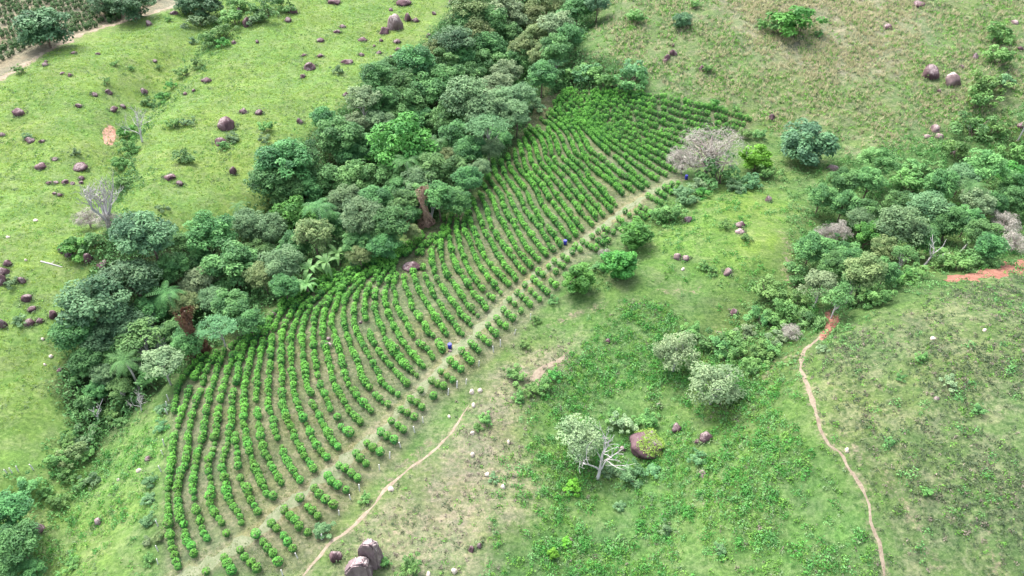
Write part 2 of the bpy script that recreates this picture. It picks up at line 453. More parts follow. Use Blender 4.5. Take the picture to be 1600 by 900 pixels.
# bleached dead trees
def dead(kind, nvar, seed, depth, spread, hk, first):
    out = []
    for i in range(nvar):
        rng = np.random.default_rng(seed + i); mb = MB()
        tr = bend(rng, (0, 0, -0.06), (0.04, 0.02, first), 5, 0.05)
        mb.tube(tr, np.linspace(0.035, 0.022, 5), 6)
        for k in range(4):
            a = k * 1.57 + rng.normal() * 0.4
            branches(mb, rng, tr[-1] if k % 2 else tr[-2], (math.cos(a) * spread, math.sin(a) * spread, 1.0), 0.30, 0.017 if kind != 'broom' else 0.026, depth, 0, 0.25, 0.5)
        out.append((mb.mesh('trunk', DEADBARK), None))
    SPECIES[kind] = (out, hk)
dead('dead', 1, 503, 3, 0.5, 0.6, 0.34)
dead('broom', 1, 540, 4, 0.55, 0.55, 0.18)
dead('snag', 3, 520, 1, 0.6, 0.5, 0.5)
# palms and bananas
def palms():
    out = []
    for i in range(3):
        rng = np.random.default_rng(700 + i); mb = MB(); hk = 1.15
        mb.tube(bend(rng, (0, 0, -0.05), (0.04, 0.0, hk), 7, 0.03), np.linspace(0.032, 0.022, 7), 6)
        c = MB()
        for k in range(15):
            frond(c, rng, (0.04, 0, hk), k * 2.4 + rng.normal() * 0.1, rng.uniform(0.45, 0.56), rng.uniform(0.1, 0.4), rng.uniform(0.25, 0.5), 0.085, 11)
        out.append((mb.mesh('trunk', PALEBARK), c.mesh('crown', L['mid'])))
    SPECIES['palm'] = (out, 1.15)
    out = []
    for i in range(3):
        rng = np.random.default_rng(720 + i); mb = MB()
        mb.tube(bend(rng, (0, 0, -0.05), (0.02, 0.0, 0.5), 5, 0.03), np.linspace(0.045, 0.03, 5), 6)
        c = MB()
        for k in range(10):
            frond(c, rng, (0.02, 0, 0.5), k * 2.4 + rng.normal() * 0.2, rng.uniform(0.4, 0.55), rng.uniform(0.3, 0.6), rng.uniform(0.3, 0.65), 0.065, 8, 0, False)
        out.append((mb.mesh('stem', BARK), c.mesh('leaf_fan', L['light'])))
    SPECIES['banana'] = (out, 0.5)
palms()
# dead creeper hanging over a tall trunk: rust-brown curtain
PALE_RUST = leaf_mat('leaf_pale_rust', (0.20, 0.125, 0.098), (0.34, 0.235, 0.19))
def vines():
    out = []
    for i in range(2):
        rng = np.random.default_rng(740 + i); mb = MB()
        mb.tube(bend(rng, (0, 0, -0.05), (0.05, 0.0, 1.5), 7, 0.03), np.linspace(0.06, 0.03, 7), 6)
        n = 2600
        z = 1.5 * rng.random(n) ** 1.25; a = rng.uniform(0, 6.283, n)
        wob = 0.28 + 0.05 * np.sin(z * 5 + i) + 0.12 * np.sin(a * 2 + z * 4 + i) + 0.06 * np.sin(a * 5 + z * 11) - 0.10 * z / 1.5
        r = wob * rng.uniform(0.7, 1.05, n)
        P = np.stack([np.cos(a) * r, np.sin(a) * r, z], 1)
        V, F = leaves(P, np.stack([np.cos(a), np.sin(a), 0.3 + 0 * a], 1) + rng.normal(size=(n, 3)) * 0.3, 0.05 * rng.uniform(0.6, 1.3, n), 0.5, 0.2, rng)
        out.append((mb.mesh('trunk', BARK), to_mesh('creeper', V, F, np.full(len(V), 0.3), L['rust'] if i == 0 else PALE_RUST)))
    SPECIES['vine'] = (out, 0.8)
vines()
LOOKS = {
    'dark': ('broadleaf_tree', 'tree', 'dark green dense-crowned tree'), 'mid': ('broadleaf_tree', 'tree', 'mid green leafy tree'),
    'light': ('broadleaf_tree', 'tree', 'light green leafy tree'), 'bright': ('broadleaf_tree', 'tree', 'bright green leafy tree'),
    'vivid': ('broadleaf_tree', 'tree', 'vivid lime green tree'), 'round': ('broadleaf_tree', 'tree', 'round bright green tree'),
    'pale': ('broadleaf_tree', 'tree', 'pale yellow-green tree'), 'grey': ('broadleaf_tree', 'tree', 'grey-green fine-leaved tree'),
    'low': ('broadleaf_tree', 'tree', 'low bluish green tree'), 'canopy': ('leafless_tree', 'tree', 'leafless grey-pink tree'), 'slate': ('broadleaf_tree', 'tree', 'dull dark blue-green spreading tree'), 'olive': ('broadleaf_tree', 'tree', 'olive brown-green tree'),
    'aqua': ('umbrella_tree', 'tree', 'flat-topped bluish green tree'), 'sparse': ('sparse_tree', 'tree', 'thin-leaved tree with white limbs'),
    'ghost': ('pale_tree', 'tree', 'pale cream-green tree'), 'bare': ('leafless_tree', 'tree', 'leafless greyish twiggy tree'),
    'dead': ('dead_tree', 'dead tree', 'bleached dead tree'), 'snag': ('dead_tree', 'dead tree', 'white dead forked snag'),
    'broom': ('dead_tree', 'dead tree', 'bleached dead tree'), 'palm': ('palm_tree', 'palm', 'feathery green palm'), 'banana': ('banana_plant', 'banana plant', 'broad-leaved banana plant'),
    'vine': ('creeper_covered_trunk', 'tree trunk', 'trunk draped in reddish brown dead creeper'),
    's_dark': ('shrub', 'shrub', 'dark green shrub'), 's_mid': ('shrub', 'shrub', 'mid green shrub'), 's_light': ('shrub', 'shrub', 'light green shrub'),
    's_bright': ('shrub', 'shrub', 'bright green shrub'), 's_vivid': ('shrub', 'shrub', 'vivid lime green shrub'), 's_aqua': ('shrub', 'shrub', 'bluish green shrub'),
    's_grey': ('shrub', 'shrub', 'grey-green shrub'), 's_pale': ('shrub', 'shrub', 'pale green shrub'), 's_olive': ('shrub', 'shrub', 'olive brown shrub'),
}
# ------------------------------------------------------------------ the ground
def Z(*pts): return G(np.array(pts, float))
PLANT = [(255, 905), (262, 780), (268, 690), (262, 625), (332, 556), (402, 508), (444, 476), (520, 428), (600, 395), (668, 360), (745, 306), (800, 240), (822, 190), (850, 150), (900, 143),
         (1000, 143), (1100, 166), (1178, 190), (1165, 212), (1110, 235), (1065, 262), (1070, 290), (1010, 330), (960, 375), (900, 420), (840, 480), (760, 570), (690, 630), (620, 720), (550, 790), (480, 890), (470, 905)]
TRACK = [(262, 912), (310, 888), (370, 852), (410, 827), (445, 793), (480, 768), (512, 744), (545, 712), (580, 685), (610, 657), (640, 629), (665, 602), (690, 573), (715, 546), (745, 518), (775, 490), (810, 457), (850, 424), (890, 394), (930, 364), (965, 337), (1000, 312), (1035, 291), (1066, 278)]
DRYMID = [(520, 905), (545, 850), (600, 790), (660, 730), (720, 660), (760, 600), (830, 540), (900, 500), (900, 560), (820, 620), (800, 690), (800, 760), (770, 820), (740, 860), (700, 905)]
GREENMID = [(760, 905), (800, 800), (830, 700), (860, 600), (920, 520), (1000, 470), (1100, 470), (1200, 560), (1250, 620), (1290, 720), (1345, 800), (1370, 905)]
KNOLL = [(1000, 400), (1060, 330), (1110, 300), (1190, 290), (1240, 330), (1250, 400), (1200, 460), (1100, 450), (1010, 430)]
RHILL = [(1250, 590), (1290, 540), (1400, 480), (1500, 445), (1620, 425), (1800, 400), (1800, 950), (1385, 950), (1350, 770), (1280, 660)]
FARHILL = [(880, 140), (940, 60), (960, -120), (1900, -120), (1800, 250), (1500, 210), (1350, 240), (1250, 210), (1180, 185), (1060, 150), (1000, 130)]
FARDRY = [(1080, -80), (1420, -80), (1440, 60), (1380, 120), (1260, 130), (1180, 80)]
LSLOPE = [(20, 960), (60, 830), (130, 760), (190, 670), (255, 620), (262, 680), (258, 780), (240, 905), (240, 960)]
FARFIELD = [(-300, 140), (0, 122), (45, 98), (100, 66), (170, 40), (240, 20), (300, 2), (330, -90), (-500, -90)]
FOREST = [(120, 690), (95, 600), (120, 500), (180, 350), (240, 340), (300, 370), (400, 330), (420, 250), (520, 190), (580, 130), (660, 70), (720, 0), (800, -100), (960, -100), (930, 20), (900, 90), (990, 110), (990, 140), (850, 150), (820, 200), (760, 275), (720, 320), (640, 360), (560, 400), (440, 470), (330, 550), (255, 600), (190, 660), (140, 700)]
CORNER = [(-90, 960), (-40, 740), (60, 740), (80, 700), (130, 670), (195, 650), (160, 735), (115, 800), (70, 900), (60, 960)]
RVALLEY = [(1270, 260), (1400, 230), (1550, 180), (1700, 120), (1750, 330), (1600, 405), (1480, 440), (1350, 490), (1290, 530), (1200, 590), (1120, 640), (1060, 620), (1060, 540), (1180, 470), (1250, 400)]
MASKS = {}
for nm, pl in (('plant', PLANT), ('dry', DRYMID), ('green', GREENMID), ('knoll', KNOLL), ('rhill', RHILL), ('farhill', FARHILL), ('fardry', FARDRY), ('lslope', LSLOPE), ('farfield', FARFIELD), ('forest', FOREST), ('rvalley', RVALLEY)):
    MASKS[nm] = Z(*pl)
def mask(P, nm, soft=4.0, grow_=0.0):
    return sstep(poly_sdf(P, MASKS[nm]) + grow_, -soft, soft)
trackW = Z(*TRACK)

def lumps(P, k, seed):
    r = np.random.default_rng(seed); s = np.zeros(len(P))
    for i in range(6):
        a = r.uniform(0, 6.28); f = k * r.uniform(0.6, 1.8); s += np.sin((P[:, 0] * math.cos(a) + P[:, 1] * math.sin(a)) * f + r.uniform(0, 6.28))
    return s / 3.5
wob = np.stack([lumps(GP, 0.09, 1), lumps(GP, 0.09, 2)], 1) * 4 + np.stack([lumps(GP, 0.35, 3), lumps(GP, 0.35, 4)], 1) * 1.2
GPw = GP + wob
col = np.tile(np.array([0.150, 0.240, 0.062]), (len(GP), 1))           # pasture, left
dry = np.full(len(GP), 0.28); earth = np.zeros(len(GP)); weed = np.full(len(GP), 0.42)
def lay(m, c, d, e, wd):
    global col, dry, earth, weed
    col = col * (1 - m[:, None]) + np.array(c) * m[:, None]
    dry = dry * (1 - m) + d * m; earth = earth * (1 - m) + e * m; weed = weed * (1 - m) + wd * m
_, sideR = seg_dist(GPw, RAVINE)
right = sstep(np.where(sideR > 0, -1, 1) * _, -3, 3)
lay(right, (0.100, 0.180, 0.052), 0.3, 0.03, 0.65)
lay(mask(GPw, 'farhill', 6), (0.120, 0.180, 0.066), 0.55, 0.0, 0.75)
lay(mask(GPw, 'fardry', 12), (0.185, 0.190, 0.118), 1.0, 0.05, 0.45)
lay(mask(GPw, 'green', 6), (0.100, 0.190, 0.056), 0.22, 0.0, 0.75)
lay(mask(GPw, 'dry', 6), (0.200, 0.205, 0.122), 1.0, 0.6, 0.40)
lay(mask(GPw, 'knoll', 6), (0.130, 0.225, 0.050), 0.25, 0.0, 0.5)
lay(mask(GPw, 'rhill', 4), (0.110, 0.165, 0.062), 0.45, 0.12, 0.9)
lay(mask(GPw, 'rvalley', 5), (0.085, 0.145, 0.045), 0.1, 0.0, 0.6)
lay(mask(GPw, 'lslope', 4), (0.140, 0.235, 0.065), 0.3, 0.0, 0.5)
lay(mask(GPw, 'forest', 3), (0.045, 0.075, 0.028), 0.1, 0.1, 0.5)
lay(mask(GPw, 'farfield', 2), (0.230, 0.200, 0.155), 0.5, 0.4, 0.1)
lay(mask(GP + wob * 0.2, 'plant', 1.5), (0.138, 0.160, 0.088), 0.45, 0.14, 0.45)
gm, gnt, gb = new_mat('ground_grass_and_soil')
tc = N(gnt, 'ShaderNodeTexCoord'); ov = tc.outputs['Object']
za = N(gnt, 'ShaderNodeAttribute', attribute_name='zone'); ma = N(gnt, 'ShaderNodeAttribute', attribute_name='mixes')
sp = N(gnt, 'ShaderNodeSeparateColor'); gnt.links.new(ma.outputs['Color'], sp.inputs[0])
n_big = noise(gnt, 0.035, 4, 0.6, ov); n_mid = noise(gnt, 0.22, 5, 0.65, ov, 0.6); n_fine = noise(gnt, 1.5, 5, 0.75, ov); n_v = noise(gnt, 0.6, 4, 0.7, ov, 1.0)
c = mixc(gnt, 1.0, za.outputs['Color'], (0.65, 0.74, 0.70), 'MULTIPLY')
c = mixc(gnt, ramp(gnt, n_big, 0.35, 0.7), c, mixc(gnt, 1.0, c, (1.18, 0.98, 0.9), 'MULTIPLY'))
f_dry = math_(gnt, 'MULTIPLY', ramp(gnt, math_(gnt, 'ADD', math_(gnt, 'MULTIPLY', n_mid, 0.6), math_(gnt, 'MULTIPLY', n_fine, 0.4)), 0.44, 0.62), sp.outputs[0])
c = mixc(gnt, f_dry, c, (0.180, 0.165, 0.122))
f_earth = math_(gnt, 'MULTIPLY', ramp(gnt, math_(gnt, 'ADD', math_(gnt, 'MULTIPLY', n_v, 0.6), math_(gnt, 'MULTIPLY', n_fine, 0.4)), 0.47, 0.62), sp.outputs[1])
c = mixc(gnt, f_earth, c, (0.205, 0.160, 0.125))
f_weed = math_(gnt, 'MULTIPLY', ramp(gnt, math_(gnt, 'ADD', math_(gnt, 'MULTIPLY', n_v, 0.5), math_(gnt, 'MULTIPLY', noise(gnt, 0.9, 5, 0.75, ov, 0.4), 0.5)), 0.48, 0.62), sp.outputs[2])
c = mixc(gnt, f_weed, c, mixc(gnt, 1.0, c, (0.40, 0.58, 0.46), 'MULTIPLY'))
fine = mixc(gnt, ramp(gnt, n_fine, 0.25, 0.75), (0.62, 0.66, 0.62), (1.32, 1.28, 1.26))
c = mixc(gnt, 1.0, c, fine, 'MULTIPLY')
mp_ = N(gnt, 'ShaderNodeMapping'); mp_.inputs['Rotation'].default_value = (0, 0, 0.5); mp_.inputs['Scale'].default_value = (0.16, 0.9, 0.9); gnt.links.new(ov, mp_.inputs['Vector'])
c = mixc(gnt, 1.0, c, mixc(gnt, ramp(gnt, noise(gnt, 1.0, 4, 0.65, mp_.outputs[0], 0.8), 0.34, 0.66), (0.84, 0.87, 0.87), (1.13, 1.11, 1.08)), 'MULTIPLY')
n_p = noise(gnt, 0.09, 5, 0.7, ov, 1.5)
c = mixc(gnt, 1.0, c, mixc(gnt, ramp(gnt, n_p, 0.32, 0.68), (0.80, 0.84, 0.84), (1.12, 1.10, 1.06)), 'MULTIPLY')
gnt.links.new(c, gb.inputs['Base Color']); gb.inputs['Roughness'].default_value = 0.95
bp = N(gnt, 'ShaderNodeBump'); bp.inputs['Strength'].default_value = 0.5; bp.inputs['Distance'].default_value = 0.5
gnt.links.new(math_(gnt, 'ADD', n_fine, n_v), bp.inputs['Height']); gnt.links.new(bp.outputs[0], gb.inputs['Normal'])

nx, ny = len(GX), len(GY)
ii = np.arange(nx * ny).reshape(ny, nx)
F = np.stack([ii[:-1, :-1].ravel(), ii[:-1, 1:].ravel(), ii[1:, 1:].ravel(), ii[1:, :-1].ravel()], 1)

def densify(P, step):
    P = np.asarray(P, float); out = [P[0]]
    n = len(P)
    for i in range(n - 1):
        p0 = P[max(i - 1, 0)]; p1 = P[i]; p2 = P[i + 1]; p3 = P[min(i + 2, n - 1)]
        k = max(1, int(np.hypot(*(p2 - p1)) / step))
        for j in range(1, k + 1):
            t = j / k
            out.append(0.5 * ((2 * p1) + (-p0 + p2) * t + (2 * p0 - 5 * p1 + 4 * p2 - p3) * t * t + (-p0 + 3 * p1 - 3 * p2 + p3) * t ** 3))
    return np.array(out)
PATHS = {   # dirt footpaths: pixel polyline, width in metres
    'hill': ([(1300, 492), (1294, 515), (1278, 530), (1263, 541), (1254, 553), (1251, 575), (1261, 602), (1274, 637), (1279, 662), (1297, 695), (1311, 705), (1324, 726), (1340, 750), (1351, 768), (1359, 798), (1360, 815), (1371, 836), (1378, 862), (1382, 905)], 0.55),
    'fence': ([(470, 905), (500, 867), (517, 847), (548, 826), (580, 793), (600, 767), (617, 752), (637, 733), (660, 717), (683, 700), (707, 673), (733, 633)], 0.5),
    'fence_two': ([(600, 757), (625, 735), (655, 707), (670, 692)], 0.7),
    'slope': ([(860, 508), (880, 500), (900, 491), (925, 484), (944, 477)], 0.6),
    'hill_two': ([(1310, 677), (1335, 703), (1350, 718)], 0.6),
    'hill_three': ([(1545, 835), (1553, 860), (1560, 905)], 0.8),
    'hill_four': ([(1380, 740), (1415, 790), (1445, 850), (1475, 905)], 0.45),
    'gully': ([(1218, 360), (1231, 385), (1226, 425), (1247, 450)], 0.7),
    'spur': ([(1262, 541), (1240, 556), (1215, 566), (1190, 590)], 0.6),
    'knoll': ([(1030, 455), (1060, 456), (1095, 454)], 0.5),
    'road': ([(-40, 135), (10, 118), (45, 98), (100, 66), (170, 40), (240, 20), (300, 2)], 2.6),
}
RED = {'hill': 0.5, 'gully': 0.4, 'slope': 0.2, 'road': 0.0}
paint = np.zeros(len(GP)); red = np.zeros(len(GP))
GPs = GP + np.stack([lumps(GP, 1.3, 5), lumps(GP, 1.3, 6)], 1) * 0.35
for k, (pl, wd) in PATHS.items():
    q = Z(*pl)
    near = (GP[:, 0] > q[:, 0].min() - 6) & (GP[:, 0] < q[:, 0].max() + 6) & (GP[:, 1] > q[:, 1].min() - 6) & (GP[:, 1] < q[:, 1].max() + 6)
    d, _s = seg_dist(GPs[near], densify(q, 1.5))
    earth[near] = np.maximum(earth[near], 0.9 * (1 - sstep(d, wd * 0.5, wd * 1.8 + 0.5)))
dT, _s = seg_dist(GPs, densify(trackW, 3))
mT = 1 - sstep(dT, 1.3, 2.6)
lay(mT, (0.195, 0.195, 0.110), 0.75, 0.25, 0.15)
PATCHES = [[(1288, 488), (1300, 484), (1312, 492), (1308, 508), (1296, 522), (1284, 532), (1280, 525), (1290, 510)],
           [(825, 596), (838, 578), (852, 570), (870, 562), (886, 552), (889, 560), (870, 570), (853, 578), (842, 592)],
           [(160, 205), (170, 196), (180, 203), (180, 218), (174, 228), (163, 224)],
           [(1117, 514), (1130, 512), (1126, 522), (1114, 521)]]
for pl in PATCHES:
    d = poly_sdf(GPs, Z(*pl)); earth = np.maximum(earth, sstep(d, -2.0, 0.3)); 
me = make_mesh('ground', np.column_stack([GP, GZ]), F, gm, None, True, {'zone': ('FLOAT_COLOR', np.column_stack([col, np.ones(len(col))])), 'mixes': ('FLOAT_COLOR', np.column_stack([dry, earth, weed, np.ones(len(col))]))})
tag(obj('ground', me), 'green hillside pasture and scrub with dry and bare patches', 'ground', None, 'structure')

def soil_mat(name, a, b_):
    m, nt, b = new_mat(name); tc = N(nt, 'ShaderNodeTexCoord'); v = tc.outputs['Object']
    n1 = noise(nt, 0.8, 5, 0.7, v); n2 = noise(nt, 3.0, 4, 0.7, v)
    cc = mixc(nt, ramp(nt, math_(nt, 'ADD', math_(nt, 'MULTIPLY', n1, 0.6), math_(nt, 'MULTIPLY', n2, 0.4)), 0.38, 0.62), a, b_)
    nt.links.new(cc, b.inputs['Base Color']); b.inputs['Roughness'].default_value = 0.95
    bp = N(nt, 'ShaderNodeBump'); bp.inputs['Strength'].default_value = 0.4; bp.inputs['Distance'].default_value = 0.2
    nt.links.new(n2, bp.inputs['Height']); nt.links.new(bp.outputs[0], b.inputs['Normal'])
    return m
PALE_SOIL = soil_mat('soil_pale', (0.18, 0.145, 0.105), (0.27, 0.225, 0.17))
RED_SOIL = soil_mat('soil_red', (0.15, 0.062, 0.045), (0.25, 0.125, 0.090))
PINK_SOIL = soil_mat('soil_pink', (0.150, 0.118, 0.088), (0.225, 0.190, 0.142))
def strip(name, q, wd, mat, label, cat, lift=0.03, seed=0):
    q = densify(q, 0.9); T = unit(np.gradient(q, axis=0)); Nn = np.stack([-T[:, 1], T[:, 0]], 1)
    r = np.random.default_rng(seed + 900); n = len(q)
    def sm(k):
        x = r.normal(size=n + 8); return np.convolve(x, np.ones(k) / k, 'same')[4:4 + n] * math.sqrt(k)
    taper = np.minimum(1, np.minimum(np.arange(n) + 1, n - np.arange(n)) / 5)
    wl = wd * 0.5 * taper * np.clip(1 + 0.5 * sm(2), 0.05, 2.4); wr = wd * 0.5 * taper * np.clip(1 + 0.5 * sm(2), 0.05, 2.4)
    V = []; offs = (1, 0.5, 0, -0.5, -1)
    for o_ in offs:
        p = q + Nn * (np.where(o_ > 0, wl, wr) * o_)[:, None]; V.append(np.column_stack([p, hz(p) + lift * (1 - abs(o_) * 0.9)]))
    V = np.stack(V, 1).reshape(-1, 3); k = len(offs)
    F = np.array([(i * k + j, i * k + j + 1, (i + 1) * k + j + 1, (i + 1) * k + j) for i in range(n - 1) for j in range(k - 1)])
    return tag(obj(name, make_mesh(name, V, F, mat, None, True)), label, cat, None, 'structure')
PLAB = {'hill': 'narrow winding dirt footpath running down the right hill from the red gully', 'fence': 'pale worn footpath beside the lower field fence ending at white stones',
        'fence_two': 'short faint second tread beside the fence footpath', 'slope': 'short pale path across the grass below the three round trees', 'hill_two': 'short bare tread branching off the hill footpath',
        'hill_three': 'bare streak at the bottom right edge of the right hill', 'hill_four': 'faint thin tread down the middle of the right hill', 'gully': 'faint bare path down the grassy dip left of the right valley trees',
        'spur': 'thin spur path leaving the hill footpath to the left', 'knoll': 'faint level tread across the green knoll', 'road': 'pale earth road along the edge of the far field'}
for i, (k, (pl, wd)) in enumerate(PATHS.items()):
    if k not in ('hill', 'fence', 'road'): continue      # the fainter treads are only worn ground
    strip('path' if k != 'road' else 'road', Z(*pl), wd, PINK_SOIL if k in ('hill', 'gully') else PALE_SOIL, PLAB[k], 'path' if k != 'road' else 'road', 0.05, i)
def patch(name, pl, mat, label, cat):
    P = Z(*pl); c0 = P.mean(0); per = densify(np.vstack([P, P[:1]]), 0.7)[:-1]
    r = np.random.default_rng(len(per)); jig = np.convolve(np.tile(r.normal(size=len(per)), 3), [.25, .5, .25], 'same')[len(per):2 * len(per)]
    rings = []
    for s in (1.0, 0.8, 0.6, 0.4, 0.2):
        p = c0 + (per - c0) * (s * (1 + 0.10 * jig[:, None])); rings.append(np.column_stack([p, hz(p) + (0.008 if s == 1 else 0.05)]))
    n = len(per); V = np.concatenate(rings + [np.array([[*c0, hz(c0)[0] + 0.05]])])
    Q = np.array([(a * n + i, a * n + (i + 1) % n, (a + 1) * n + (i + 1) % n, (a + 1) * n + i) for a in range(4) for i in range(n)])
    T = np.array([(4 * n + i, 4 * n + (i + 1) % n, 5 * n) for i in range(n)])
    return tag(obj(name, make_mesh(name, V, [Q, T], mat, None, True)), label, cat, None, 'structure')
patch('path_washout', PATCHES[0], RED_SOIL, 'red eroded gully where the hill footpath begins', 'bare earth')
patch('path_scar', PATCHES[1], PINK_SOIL, 'pinkish bare earth scar in the weeds below the round trees', 'bare earth')
patch('hill_scar', PATCHES[2], soil_mat('soil_scar', (0.22, 0.115, 0.080), (0.36, 0.225, 0.170)), 'pinkish red earth scar beside the gully on the left pasture', 'bare earth')
strip('dirt_road', Z((1478, 439), (1500, 436), (1530, 431), (1560, 425), (1590, 416), (1640, 402)), 4.2, RED_SOIL, 'bright red dirt road entering at the right edge', 'dirt road', 0.07, 77)
strip('track', trackW, 2.0, soil_mat('soil_straw', (0.112, 0.140, 0.074), (0.182, 0.194, 0.124)), 'straw-coloured grassy track dividing the long and short coffee rows', 'track', 0.03, 55)
